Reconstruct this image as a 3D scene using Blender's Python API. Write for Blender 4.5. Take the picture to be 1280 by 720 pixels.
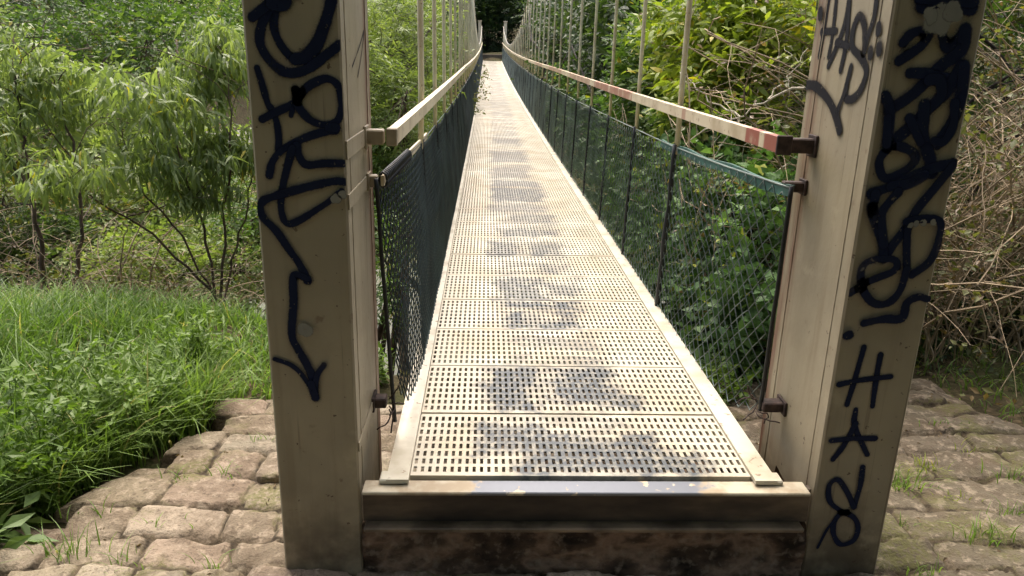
import bpy, math, random
import numpy as np
from mathutils import Vector, Matrix
for o in list(bpy.data.objects): bpy.data.objects.remove(o)
S = bpy.context.scene
COL = S.collection
# ---------------------------------------------------------------- camera
PITCH, YAW, ROLL = 0.304884, 0.038212, 0.02429
CAM = (-0.31409, 0.0, 1.2838)
cy, sy, cp, sp = math.cos(YAW), math.sin(YAW), math.cos(PITCH), math.sin(PITCH)
FW = Vector((sy*cp, cy*cp, -sp)); RT = Vector((cy, -sy, 0)); UP = RT.cross(FW)
cr, sr = math.cos(ROLL), math.sin(ROLL)
RR = cr*RT + sr*UP; UU = -sr*RT + cr*UP
cam = bpy.data.cameras.new('camera'); camo = bpy.data.objects.new('camera', cam); COL.objects.link(camo)
camo.matrix_world = Matrix(((RR.x, UU.x, -FW.x, CAM[0]), (RR.y, UU.y, -FW.y, CAM[1]), (RR.z, UU.z, -FW.z, CAM[2]), (0, 0, 0, 1)))
cam.sensor_width = 36; cam.lens = 955.03/1280*36; cam.clip_start = .05; cam.clip_end = 1000
S.camera = camo
# ---------------------------------------------------------------- light
SUN_EL, SUN_AZ = math.radians(62), math.radians(-12)      # azimuth from +Y (ahead), positive to the right
W = bpy.data.worlds.new('World'); S.world = W; W.use_nodes = True
nt = W.node_tree; bg = nt.nodes['Background']; sk = nt.nodes.new('ShaderNodeTexSky')
sk.sky_type = 'NISHITA'; sk.sun_disc = False; sk.sun_elevation = SUN_EL; sk.sun_rotation = SUN_AZ
sk.dust_density = 7; sk.air_density = .75; sk.ozone_density = .6
nt.links.new(sk.outputs[0], bg.inputs[0]); bg.inputs[1].default_value = 0.15
sl = bpy.data.lights.new('sun', 'SUN'); sl.energy = 1.0; sl.angle = math.radians(40); sl.color = (1, .97, .89)
so = bpy.data.objects.new('sun', sl); COL.objects.link(so)
sd = Vector((math.sin(SUN_AZ)*math.cos(SUN_EL), math.cos(SUN_AZ)*math.cos(SUN_EL), math.sin(SUN_EL)))
so.rotation_euler = (-sd).to_track_quat('-Z', 'Y').to_euler(); so.location = sd*60
S.view_settings.view_transform = 'Standard'; S.view_settings.look = 'None'
S.view_settings.gamma = 1; S.view_settings.use_curve_mapping = False
S.view_settings.exposure = 1.5
S.render.engine = 'CYCLES'
S.cycles.max_bounces = 8; S.cycles.diffuse_bounces = 4; S.cycles.transparent_max_bounces = 48
# ---------------------------------------------------------------- helpers
rng = np.random.default_rng(7); random.seed(7)
PI = math.pi
def hash3(ix, iy, iz, seed):
    h = (ix.astype(np.int64)*73856093) ^ (iy.astype(np.int64)*19349663) ^ (iz.astype(np.int64)*83492791) ^ (seed*2654435761)
    h = (h ^ (h >> 13))*1274126177 & 0xffffffff
    h = (h ^ (h >> 16))*2246822519 & 0xffffffff
    return ((h ^ (h >> 15)) & 0xffff)/65535.0
def vnoise(p, seed=0):
    p = np.asarray(p, float)
    if p.shape[1] == 2: p = np.c_[p, np.zeros(len(p))]
    i = np.floor(p).astype(np.int64); f = p-i; f = f*f*(3-2*f); r = 0
    for dx in (0, 1):
        for dy in (0, 1):
            for dz_ in (0, 1):
                w = (f[:, 0] if dx else 1-f[:, 0])*(f[:, 1] if dy else 1-f[:, 1])*(f[:, 2] if dz_ else 1-f[:, 2])
                r = r+w*hash3(i[:, 0]+dx, i[:, 1]+dy, i[:, 2]+dz_, seed)
    return r*2-1
def fbm(p, o=4, seed=0):
    p = np.asarray(p, float); r = 0; a = 1; t = 0
    for k in range(o): r = r+a*vnoise(p*2**k, seed+k); t += a; a *= .5
    return r/t
def sstep(a, b, x): t = np.clip((x-a)/(b-a), 0, 1); return t*t*(3-2*t)
def mesh(name, V, Fq=None, Ft=None, mats=(), smooth=False, parent=None, attrs=None, loc=None, midx=None):
    me = bpy.data.meshes.new(name); V = np.ascontiguousarray(V, dtype=np.float32)
    me.vertices.add(len(V)); me.vertices.foreach_set('co', V.ravel())
    idx = []; tot = []
    if Fq is not None and len(Fq): Fq = np.asarray(Fq, np.int32); idx.append(Fq.ravel()); tot.append(np.full(len(Fq), 4, np.int32))
    if Ft is not None and len(Ft): Ft = np.asarray(Ft, np.int32); idx.append(Ft.ravel()); tot.append(np.full(len(Ft), 3, np.int32))
    idx = np.concatenate(idx); tot = np.concatenate(tot)
    me.loops.add(len(idx)); me.loops.foreach_set('vertex_index', idx)
    me.polygons.add(len(tot)); me.polygons.foreach_set('loop_start', np.r_[0, np.cumsum(tot)[:-1]].astype(np.int32)); me.polygons.foreach_set('loop_total', tot)
    if midx is not None: me.polygons.foreach_set('material_index', np.asarray(midx, np.int32))
    me.update(calc_edges=True)
    me.polygons.foreach_set('use_smooth', np.full(len(tot), smooth))
    for k, v in (attrs or {}).items():
        a = me.attributes.new(k, 'FLOAT', 'POINT'); a.data.foreach_set('value', np.asarray(v, np.float32))
    for m in mats: me.materials.append(m)
    o = bpy.data.objects.new(name, me); COL.objects.link(o)
    if loc is not None: o.location = loc
    if parent is not None: o.parent = parent
    return o
def tag(o, label=None, cat=None, group=None, kind=None):
    if label: o['label'] = label
    if cat: o['category'] = cat
    if group: o['group'] = group
    if kind: o['kind'] = kind
    return o
def thing(name, label, cat, loc=(0, 0, 0), group=None):
    o = bpy.data.objects.new(name, None); COL.objects.link(o); o.location = loc
    o.empty_display_size = .1
    return tag(o, label, cat, group)
class MB:
    def __init__(s): s.V = []; s.Q = []; s.T = []; s.n = 0
    def add(s, V, Q=None, T=None):
        V = np.asarray(V, float); s.V.append(V)
        if Q is not None and len(Q): s.Q.append(np.asarray(Q, int)+s.n)
        if T is not None and len(T): s.T.append(np.asarray(T, int)+s.n)
        s.n += len(V)
    def box(s, x0, x1, y0, y1, z0, z1, bev=0):
        if bev <= 0:
            V = [(x, y, z) for z in (z0, z1) for y in (y0, y1) for x in (x0, x1)]
            s.add(V, [(0, 2, 3, 1), (4, 5, 7, 6), (0, 1, 5, 4), (2, 6, 7, 3), (0, 4, 6, 2), (1, 3, 7, 5)])
        else:
            b = min(bev, (x1-x0)/2.2, (y1-y0)/2.2, (z1-z0)/2.2)
            # bevelled box: 24 verts
            V = []; idx = {}
            for ax in range(3):
                for sx in (0, 1):
                    for sy_ in (0, 1):
                        for sz in (0, 1):
                            c = [x0 if not sx else x1, y0 if not sy_ else y1, z0 if not sz else z1]
                            sg = [1 if not q else -1 for q in (sx, sy_, sz)]
                            for k in range(3):
                                if k != ax: c[k] += sg[k]*b
                            idx[ax, sx, sy_, sz] = len(V); V.append(c)
            Q = []; T = []
            for ax in range(3):
                for v in (0, 1):
                    o = [k for k in range(3) if k != ax]
                    def key(a, b2):
                        q = [0, 0, 0]; q[ax] = v; q[o[0]] = a; q[o[1]] = b2; return idx[(ax, *q)]
                    Q.append((key(0, 0), key(1, 0), key(1, 1), key(0, 1)))
            for ax in range(3):     # edges running along ax between faces o0 and o1
                o = [k for k in range(3) if k != ax]
                for a in (0, 1):
                    for b2 in (0, 1):
                        def kk(f, e):
                            q = [0, 0, 0]; q[o[0]] = a; q[o[1]] = b2; q[ax] = e; return idx[(f, *q)]
                        Q.append((kk(o[0], 0), kk(o[0], 1), kk(o[1], 1), kk(o[1], 0)))
            for a in (0, 1):
                for b2 in (0, 1):
                    for c in (0, 1): T.append((idx[0, a, b2, c], idx[1, a, b2, c], idx[2, a, b2, c]))
            s.add(V, Q, T)
    def tube(s, P, r, sides=8, cap=True):
        P = np.asarray(P, float)[None]; r = np.broadcast_to(np.asarray(r, float), P.shape[1])[None]
        V, Q = tubes(P, r, sides); n = P.shape[1]; T = []
        V = V.tolist()
        if cap:
            for e in (0, n-1):
                c = len(V); V.append(P[0, e].tolist())
                for k in range(sides): T.append((c, e*sides+k, e*sides+(k+1) % sides))
        s.add(V, Q, T)
    def build(s, name, mat, parent=None, smooth=False, fixn=True, **k):
        V = np.concatenate(s.V); Q = np.concatenate(s.Q) if s.Q else None; T = np.concatenate(s.T) if s.T else None
        o = mesh(name, V, Q, T, mat if isinstance(mat, (list, tuple)) else [mat], smooth, parent, **k)
        if fixn:
            import bmesh
            bm = bmesh.new(); bm.from_mesh(o.data); bmesh.ops.recalc_face_normals(bm, faces=bm.faces); bm.to_mesh(o.data); bm.free()
        return o
def tubes(P, r, sides=4):
    """P (N,K,3) polylines, r (N,K) radii -> verts, quads"""
    N, K, _ = P.shape
    t = np.empty_like(P); t[:, 1:-1] = P[:, 2:]-P[:, :-2]; t[:, 0] = P[:, 1]-P[:, 0]; t[:, -1] = P[:, -1]-P[:, -2]
    t /= np.linalg.norm(t, axis=2, keepdims=True)+1e-9
    m = P[:, -1]-P[:, 0]; m = m/(np.linalg.norm(m, axis=1, keepdims=True)+1e-9)
    ref = np.where(np.abs(m[:, 2:3]) > .8, np.array([[1., .13, 0]]), np.array([[0., 0.07, 1.]]))
    a = np.cross(t, ref[:, None, :]); a /= np.linalg.norm(a, axis=2, keepdims=True)+1e-9
    b = np.cross(t, a)
    ang = np.arange(sides)*2*PI/sides
    V = P[:, :, None]+r[:, :, None, None]*(a[:, :, None]*np.cos(ang)[None, None, :, None]+b[:, :, None]*np.sin(ang)[None, None, :, None])
    i = np.arange(N)[:, None, None]*K*sides+np.arange(K-1)[None, :, None]*sides; k = np.arange(sides)[None, None, :]; k2 = (k+1) % sides
    Q = np.stack(np.broadcast_arrays(i+k, i+k2, i+sides+k2, i+sides+k), -1).reshape(-1, 4)
    return V.reshape(-1, 3), Q
def children_of(o): return [c for c in bpy.data.objects if c.parent == o]
# ---- shader helper
class NT:
    def __init__(s, name):
        s.m = bpy.data.materials.new(name); s.m.use_nodes = True; s.t = s.m.node_tree; s.t.nodes.clear()
        s.out = s.n('ShaderNodeOutputMaterial')
    def n(s, ty, **k):
        x = s.t.nodes.new(ty)
        for a, v in k.items(): setattr(x, a, v)
        return x
    def set(s, sock, v):
        if hasattr(v, 'is_output') or isinstance(v, bpy.types.NodeSocket): s.t.links.new(v, sock)
        elif isinstance(v, (tuple, list)) and len(v) == 3 and sock.type == 'RGBA': sock.default_value = (*v, 1)
        else: sock.default_value = v
    def pos(s): return s.n('ShaderNodeNewGeometry').outputs['Position']
    def obj(s): return s.n('ShaderNodeTexCoord').outputs['Object']
    def rpi(s): return s.n('ShaderNodeNewGeometry').outputs['Random Per Island']
    def attr(s, k): x = s.n('ShaderNodeAttribute', attribute_name=k); return x.outputs['Fac']
    def sc(s, vec, k):
        x = s.n('ShaderNodeMapping'); s.set(x.inputs[0], vec); x.inputs['Scale'].default_value = k if isinstance(k, tuple) else (k,)*3; return x.outputs[0]
    def noise(s, vec, scale, detail=4, rough=.55, dist=0):
        x = s.n('ShaderNodeTexNoise'); s.set(x.inputs['Vector'], vec); x.inputs['Scale'].default_value = scale; x.inputs['Detail'].default_value = detail
        x.inputs['Roughness'].default_value = rough; x.inputs['Distortion'].default_value = dist; return x.outputs['Fac']
    def math(s, op, a, b=0., c=None, clamp=False):
        x = s.n('ShaderNodeMath', operation=op, use_clamp=clamp); s.set(x.inputs[0], a); s.set(x.inputs[1], b)
        if c is not None: s.set(x.inputs[2], c)
        return x.outputs[0]
    def mr(s, v, a, b, c=0., d=1.):
        x = s.n('ShaderNodeMapRange'); x.interpolation_type = 'SMOOTHSTEP'
        for i, q in enumerate((v, a, b, c, d)): s.set(x.inputs[i], q)
        return x.outputs[0]
    def ramp(s, f, st):
        x = s.n('ShaderNodeValToRGB'); s.set(x.inputs[0], f); e = x.color_ramp.elements
        while len(e) < len(st): e.new(.5)
        for q, (p, c) in zip(e, st): q.position = p; q.color = (*c, 1)
        return x.outputs[0]
    def mix(s, f, a, b, mode='MIX'):
        x = s.n('ShaderNodeMix', data_type='RGBA', blend_type=mode); s.set(x.inputs[0], f); s.set(x.inputs[6], a); s.set(x.inputs[7], b); return x.outputs[2]
    def sep(s, v): x = s.n('ShaderNodeSeparateXYZ'); s.set(x.inputs[0], v); return x.outputs
    def bump(s, h, strength=.3, dist=.01):
        x = s.n('ShaderNodeBump'); x.inputs['Strength'].default_value = strength; x.inputs['Distance'].default_value = dist; s.set(x.inputs['Height'], h); return x.outputs[0]
    def pbr(s, col, rough=.7, metal=0., nrm=None, spec=.4, alpha=None):
        b = s.n('ShaderNodeBsdfPrincipled'); s.set(b.inputs['Base Color'], col); s.set(b.inputs['Roughness'], rough); s.set(b.inputs['Metallic'], metal)
        b.inputs['Specular IOR Level'].default_value = spec
        if nrm is not None: s.set(b.inputs['Normal'], nrm)
        if alpha is not None: s.set(b.inputs['Alpha'], alpha)
        s.t.links.new(b.outputs[0], s.out.inputs[0]); return s.m
def leaf_mat(name, c0, c1, c2, trans=.35, yellow=None, freq=.9):
    t = NT(name); r = t.rpi(); n = t.noise(t.pos(), freq, 3)
    f = t.math('ADD', t.math('MULTIPLY', r, .55), t.math('MULTIPLY', t.mr(n, .3, .7), .45))
    col = t.ramp(f, [(0.05, c0), (.5, c1), (.95, c2)])
    if yellow is not None: col = t.mix(t.mr(r, yellow[0], yellow[0]+.002), col, yellow[1])
    p = t.n('ShaderNodeBsdfPrincipled'); t.set(p.inputs['Base Color'], col); p.inputs['Roughness'].default_value = .48; p.inputs['Specular IOR Level'].default_value = .35
    tr = t.n('ShaderNodeBsdfTranslucent'); t.set(tr.inputs[0], t.mix(1., col, (1.25, 1.35, .60), 'MULTIPLY'))
    mx = t.n('ShaderNodeMixShader'); mx.inputs[0].default_value = trans
    t.t.links.new(p.outputs[0], mx.inputs[1]); t.t.links.new(tr.outputs[0], mx.inputs[2]); t.t.links.new(mx.outputs[0], t.out.inputs[0])
    return t.m
# ---- traced paint strokes (face coordinates, metres) and worn deck marks (centre/half size)
GRAF={"L":[[0.0219,[[-0.8459,1.4037],[-0.8483,1.3698],[-0.8528,1.3148],[-0.8368,1.2733],[-0.8059,1.2423],[-0.7761,1.2501]]],[0.0312,[[-0.8059,1.2423],[-0.7761,1.2501],[-0.749,1.2789],[-0.7286,1.3212],[-0.7119,1.3663],[-0.7013,1.4006]]],[0.025,[[-0.8404,1.3802],[-0.8631,1.3626],[-0.8842,1.3209],[-0.8909,1.2791],[-0.8719,1.2408],[-0.8408,1.2131],[-0.808,1.2084],[-0.7704,1.2218],[-0.7246,1.2548],[-0.6904,1.2803]]],[0.025,[[-0.906,1.3411],[-0.8775,1.3623],[-0.8435,1.3869],[-0.7959,1.405]]],[0.0354,[[-0.8514,1.3765],[-0.8265,1.3737],[-0.818,1.3943]]],[0.0177,[[-0.9028,1.2188],[-0.8915,1.1724],[-0.8817,1.129],[-0.8732,1.1164],[-0.8624,1.0834],[-0.8598,1.0385],[-0.8635,1.012]]],[0.0208,[[-0.8993,1.09],[-0.8606,1.1093],[-0.8107,1.1324]]],[0.0125,[[-0.819,1.1175],[-0.8238,1.1008]]],[0.0208,[[-0.8087,1.167],[-0.8047,1.1416],[-0.7846,1.1675],[-0.7576,1.1862],[-0.7238,1.1959],[-0.6986,1.1802],[-0.6903,1.1477],[-0.6897,1.1239],[-0.7043,1.0903],[-0.735,1.0785],[-0.7721,1.0889],[-0.7968,1.1143],[-0.8067,1.1361],[-0.8033,1.1617]]],[0.0198,[[-0.7093,1.0641],[-0.7358,1.0616],[-0.7819,1.0476],[-0.8168,1.0318],[-0.8562,1.0083],[-0.8811,0.9774],[-0.8912,0.9425]]],[0.0271,[[-0.7277,1.073],[-0.709,1.0715]]],[0.0208,[[-0.8135,1.0243],[-0.8077,0.994],[-0.7899,0.9733],[-0.74,0.9781],[-0.6895,0.979]]],[0.0187,[[-0.8253,1.0165],[-0.8394,0.9743],[-0.8566,0.9159],[-0.8659,0.8634],[-0.8607,0.8236],[-0.8459,0.8118],[-0.818,0.8223],[-0.7695,0.8531],[-0.7333,0.8775],[-0.7011,0.9037]]],[0.0219,[[-0.6904,0.9293],[-0.7192,0.9308],[-0.766,0.9202],[-0.8207,0.9055],[-0.8757,0.8889],[-0.9114,0.8744],[-0.9229,0.8505],[-0.9149,0.8267],[-0.8824,0.791],[-0.8506,0.7385],[-0.8254,0.6975],[-0.8056,0.6505]]],[0.0219,[[-0.8052,0.6567],[-0.8366,0.6685],[-0.8463,0.6531],[-0.8488,0.5847],[-0.8595,0.4892],[-0.8443,0.444],[-0.8228,0.3983],[-0.8072,0.3519],[-0.803,0.2946]]],[0.0146,[[-0.9124,0.4138],[-0.8712,0.3978],[-0.8426,0.3716],[-0.8148,0.3249]]],[0.0187,[[-0.7732,0.3974],[-0.7943,0.3654],[-0.806,0.3183]]],[0.025,[[-0.814,0.3384],[-0.8031,0.2925]]]],"Ls":[[0.007,[[2.4378,1.3206],[2.3466,1.277],[2.2101,1.2236]]],[0.007,[[2.4359,1.3123],[2.3656,1.2445],[2.2962,1.1936]]]],"R":[[0.0169,[[0.8042,0.4678],[0.7931,0.363],[0.7824,0.2811]]],[0.0169,[[0.8578,0.4437],[0.8574,0.3737],[0.8615,0.2766]]],[0.0169,[[0.7483,0.3474],[0.8167,0.3632],[0.8999,0.3741]]],[0.0169,[[0.8116,0.2658],[0.8179,0.2084],[0.8723,0.1127]]],[0.0169,[[0.8191,0.2189],[0.7942,0.1445],[0.7676,0.0959]]],[0.0169,[[0.753,0.1603],[0.8195,0.1681],[0.8873,0.1686]]],[0.0169,[[0.8648,0.0692],[0.8677,0.0031],[0.8601,-0.0732]]],[0.0169,[[0.8601,-0.0732],[0.8296,-0.0193],[0.7931,0.0249],[0.7688,0.0027],[0.7802,-0.0531],[0.8203,-0.0869],[0.8639,-0.1096],[0.8855,-0.1497],[0.8777,-0.1962],[0.8395,-0.2114],[0.8122,-0.1788],[0.8041,-0.1384],[0.8149,-0.104],[0.8406,-0.0891]]],[0.0089,[[0.8055,-0.1211],[0.7855,-0.1557],[0.7651,-0.2232]]],[0.0356,[[0.8018,1.41],[0.857,1.4234],[0.929,1.4059]]],[0.0356,[[0.7921,1.4338],[0.9307,1.4228]]],[0.0267,[[0.7658,1.3185],[0.7878,1.3438],[0.8295,1.3472],[0.8149,1.3122],[0.7632,1.2735]]],[0.0267,[[0.8658,1.3382],[0.8902,1.309],[0.9221,1.3494]]],[0.0333,[[0.9237,1.3544],[0.9232,1.3047],[0.8778,1.2634],[0.816,1.1905],[0.7584,1.1478]]],[0.0289,[[0.7981,1.2439],[0.8495,1.2425],[0.9062,1.2285]]],[0.0333,[[0.9314,1.2646],[0.9103,1.208],[0.8661,1.1552],[0.8213,1.1017],[0.7786,1.0636]]],[0.0311,[[0.9394,1.2648],[0.9459,1.1933],[0.9378,1.1252],[0.9142,1.0769],[0.9063,1.0607]]],[0.0311,[[0.8524,1.2273],[0.8793,1.2279],[0.8927,1.187],[0.8572,1.1446]]],[0.0289,[[0.7413,1.1838],[0.762,1.1426],[0.7694,1.0527]]],[0.0333,[[0.8511,1.1639],[0.86,1.0895],[0.8943,1.019],[0.9064,0.9831]]],[0.0267,[[0.8164,1.1286],[0.8595,1.0643]]],[0.0244,[[0.9323,1.1705],[0.9391,1.1111],[0.9215,1.068],[0.895,1.07]]],[0.0244,[[0.7685,1.0473],[0.7538,1.0112],[0.7713,0.9703],[0.8029,0.9708],[0.8446,1.0027],[0.8504,1.0284],[0.8206,1.0483],[0.772,1.0575]]],[0.0244,[[0.7572,1.1274],[0.7668,1.0574]]],[0.0289,[[0.7476,0.9228],[0.7969,0.9446],[0.8652,0.9772],[0.914,0.9988],[0.9593,1.01]]],[0.0289,[[0.7969,0.9446],[0.8484,0.9534],[0.8863,0.9776]]],[0.0267,[[0.9603,1.0048],[0.924,0.9469],[0.8827,0.8827],[0.8683,0.844],[0.8292,0.7742],[0.8123,0.7388]]],[0.0267,[[0.7582,0.923],[0.7573,0.8806],[0.7528,0.8874],[0.7717,0.8424],[0.7976,0.7911],[0.8113,0.7447]]],[0.0244,[[0.8208,0.9293],[0.791,0.8865],[0.7868,0.854],[0.8053,0.7796]]],[0.0222,[[0.8655,0.8439],[0.8691,0.7922],[0.8839,0.7104]]],[0.0233,[[0.8593,0.8467],[0.906,0.856],[0.9532,0.8482],[0.9615,0.7994],[0.9462,0.7349],[0.9017,0.6928]]],[0.0222,[[0.7304,0.6365],[0.7827,0.6732],[0.8473,0.7039],[0.8479,0.7335],[0.8065,0.7388],[0.7624,0.7263],[0.7537,0.6907],[0.7702,0.643],[0.8055,0.6071],[0.8466,0.6077],[0.8753,0.6444],[0.8839,0.7104]]],[0.0244,[[0.7862,0.5455],[0.8432,0.5586],[0.8959,0.5623],[0.9024,0.6084],[0.9314,0.627],[0.9619,0.6213]]],[0.0289,[[0.7426,0.5064],[0.7493,0.509]]]],"Rs":[[0.021,[[2.4559,1.4615],[2.4604,1.4331],[2.4647,1.3402],[2.471,1.2807]]],[0.021,[[2.408,1.4641],[2.402,1.419],[2.3964,1.3507],[2.4007,1.2815]]],[0.021,[[2.4762,1.3521],[2.3737,1.3532]]],[0.021,[[2.3159,1.4529],[2.3226,1.3715],[2.35,1.3161],[2.3935,1.2524]]],[0.021,[[2.3166,1.4475],[2.2942,1.327],[2.3046,1.2431]]],[0.021,[[2.3584,1.3207],[2.2753,1.3093]]],[0.024,[[2.1743,1.2998],[2.196,1.3629],[2.2355,1.3914],[2.2616,1.3537],[2.2495,1.3076],[2.1847,1.2785],[2.143,1.2423],[2.1655,1.1879],[2.2127,1.1643],[2.2518,1.1776],[2.2395,1.2531]]],[0.021,[[2.1515,1.4477],[2.1473,1.3871],[2.1637,1.3363],[2.1708,1.2998]]],[0.021,[[2.2486,1.1946],[2.2717,1.1479],[2.2883,1.1178]]],[0.032,[[2.5447,1.1894],[2.4654,1.19],[2.3655,1.1592],[2.2949,1.1173],[2.2505,1.0749]]],[0.03,[[2.1125,1.3593],[2.1084,1.3472]]],[0.03,[[2.1359,1.2983],[2.1317,1.2859]]],[0.03,[[2.0908,1.3087],[2.0867,1.2965]]],[0.03,[[2.5003,1.4129],[2.4954,1.3986]]],[0.03,[[2.5487,1.3758],[2.5436,1.3612]]],[0.03,[[2.5452,1.4416],[2.5401,1.4271]]]],"Lp":[[-0.8197,0.5057,0.019],[-0.7175,0.8849,0.013],[-0.6995,0.8959,0.01]],"Rp":[[0.8493,1.382,0.038],[0.8727,1.3972,0.025],[0.8216,1.3887,0.02],[0.8693,0.8383,0.008],[0.9022,0.8457,0.009],[0.9304,0.8478,0.008],[0.8827,0.8431,0.009]]}
STAINS=[[0.034, 0.239, 2.239, 0.123, 1.0], [-0.217, 0.113, 2.334, 0.11, 0.7], [0.294, 0.109, 2.183, 0.065, 0.8], [-0.21, 0.093, 2.755, 0.197, 0.8], [0.093, 0.114, 2.78, 0.179, 1.0], [0.077, 0.2, 2.633, 0.051, 0.7], [-0.018, 0.188, 3.797, 0.058, 0.9], [-0.14, 0.047, 3.586, 0.149, 0.9], [0.093, 0.054, 3.602, 0.142, 0.8], [-0.021, 0.157, 3.499, 0.059, 0.9], [-0.112, 0.128, 4.114, 0.202, 0.6], [0.115, 0.101, 4.097, 0.134, 0.5], [0.074, 0.044, 4.533, 0.108, 0.5], [-0.17, 0.095, 4.999, 0.199, 0.6], [0.091, 0.1, 5.012, 0.167, 0.6], [0.019, 0.218, 5.512, 0.119, 0.6], [0.065, 0.178, 6.011, 0.164, 0.55], [-0.026, 0.241, 6.424, 0.159, 0.5], [-0.023, 0.241, 7.102, 0.351, 0.7], [-0.025, 0.236, 7.708, 0.187, 0.6], [-0.055, 0.203, 8.447, 0.399, 0.5], [-0.027, 0.226, 9.78, 0.528, 0.5], [-0.009, 0.2, 11.466, 0.32, 0.5]]
# ---------------------------------------------------------------- materials
def m_paint(name, base, dark, rust_hi=True):
    t = NT(name); P = t.pos(); x, y, z = t.sep(P)
    n1 = t.noise(P, 3.5, 5); st = t.noise(t.sc(P, (22, 22, 1.6)), 1, 4)
    col = t.mix(t.mr(n1, .35, .7), base, tuple(c*.84 for c in base))
    col = t.mix(t.math('MULTIPLY', t.mr(st, .5, .72), .35), col, dark)
    low = t.math('MULTIPLY', t.mr(z, .1, -.33), t.mr(t.noise(P, 9, 5), .25, .65))
    col = t.mix(t.math('MULTIPLY', low, .85), col, (.055, .038, .024))
    sp = t.noise(P, 42, 3); col = t.mix(t.math('MULTIPLY', t.mr(sp, .70, .74), .8), col, (.06, .028, .014))
    sp2 = t.noise(P, 14, 5); col = t.mix(t.math('MULTIPLY', t.mr(sp2, .66, .74), .5), col, (.12, .06, .03))
    run = t.math('MULTIPLY', t.mr(t.noise(t.sc(P, (60, 60, .9)), 1, 3), .60, .68), t.mr(t.noise(P, 2.2, 3), .45, .6)); col = t.mix(t.math('MULTIPLY', run, .5), col, (.085, .055, .03))
    pale = t.mr(t.noise(P, 6, 6, .65), .60, .70); col = t.mix(t.math('MULTIPLY', pale, .35), col, tuple(min(1, c*1.35) for c in base))
    scr = t.mr(t.noise(t.sc(P, (9, 9, 60)), 1.4, 4, .7, .6), .70, .735); col = t.mix(t.math('MULTIPLY', scr, .6), col, (.10, .06, .035))
    # rust streaks down the rear edge of the inner face
    yb = t.mr(y, 2.36, 2.5); rs = t.mr(t.noise(t.sc(P, (30, 16, 1.1)), 1, 4), .42, .62)
    col = t.mix(t.math('MULTIPLY', t.math('MULTIPLY', yb, rs), .85), col, (.15, .060, .032))
    return t.pbr(col, t.mr(n1, .2, .8, .42, .62), 0, t.bump(t.math('ADD', t.math('MULTIPLY', t.noise(P, 60, 4), .35), t.math('MULTIPLY', t.noise(P, 5, 3), 2.2)), .22, .006))
M_POST = m_paint('beige_gloss_paint', (.335, .285, .190), (.18, .135, .076))
def m_cream(name, base, dirt, red=False):
    t = NT(name); P = t.pos(); x, y, z = t.sep(P)
    n = t.noise(P, 6, 5); col = t.mix(t.mr(n, .42, .72), base, dirt)
    col = t.mix(t.math('MULTIPLY', t.mr(t.noise(P, 38, 4), .62, .7), .7), col, (.17, .085, .045))
    if red:
        def band(a, b): return t.math('MULTIPLY', t.mr(y, a-.012, a+.004), t.mr(y, b+.012, b-.004))
        m = band(2.0, 2.475); 
        for a, b, k in ((2.53, 2.66, 1), (3.51, 3.57, .6), (4.85, 6.6, .75), (6.9, 8.6, .45), (9.6, 11.6, .5), (13, 15, .4)):
            m = t.math('MAXIMUM', m, t.math('MULTIPLY', band(a, b), k))
        m = t.math('MULTIPLY', m, t.mr(t.noise(P, 7, 4), .28, .5))
        col = t.mix(m, col, (.27, .085, .055))
    return t.pbr(col, .55, 0, t.bump(t.noise(P, 45, 4), .15, .003))
M_RAIL = m_cream('cream_rail_paint', (.62, .54, .37), (.42, .34, .21))
M_RAILR = m_cream('cream_rail_paint_with_red_repairs', (.56, .48, .33), (.40, .32, .20), True)
M_HANGER = m_cream('cream_hanger_paint', (.60, .55, .36), (.45, .38, .24))
M_FLANGE = m_cream('cream_deck_edge_paint', (.56, .52, .41), (.40, .35, .25))
def m_simple(name, c, rough=.6, metal=0., var=.3, scale=12):
    t = NT(name); P = t.pos(); n = t.noise(P, scale, 5)
    col = t.mix(t.mr(n, .3, .7), tuple(q*(1-var) for q in c), tuple(q*(1+var) for q in c)); return t.pbr(col, rough, metal, t.bump(t.noise(P, scale*5, 3), .2, .003))
M_RUST = m_simple('rusty_black_steel', (.045, .028, .022), .75, 0, .5, 40)
M_CABLE = m_simple('grey_steel_rope', (.35, .33, .28), .5, .3)
M_WIRE = m_simple('green_plastic_coated_wire', (.19, .235, .21), .28, 0, .35, 3)
M_WIREL = m_simple('dark_green_plastic_coated_wire', (.042, .062, .056), .42, 0, .35, 3)
M_GREEN = m_simple('green_fabric_strip', (.028, .095, .068), .6, 0, .35, 14)
M_BLACK = m_simple('black_plastic_wrap', (.012, .014, .014), .5, 0, .4, 20)
M_DARKIN = m_simple('dark_steel_underside', (.05, .045, .04), .7)
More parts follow.
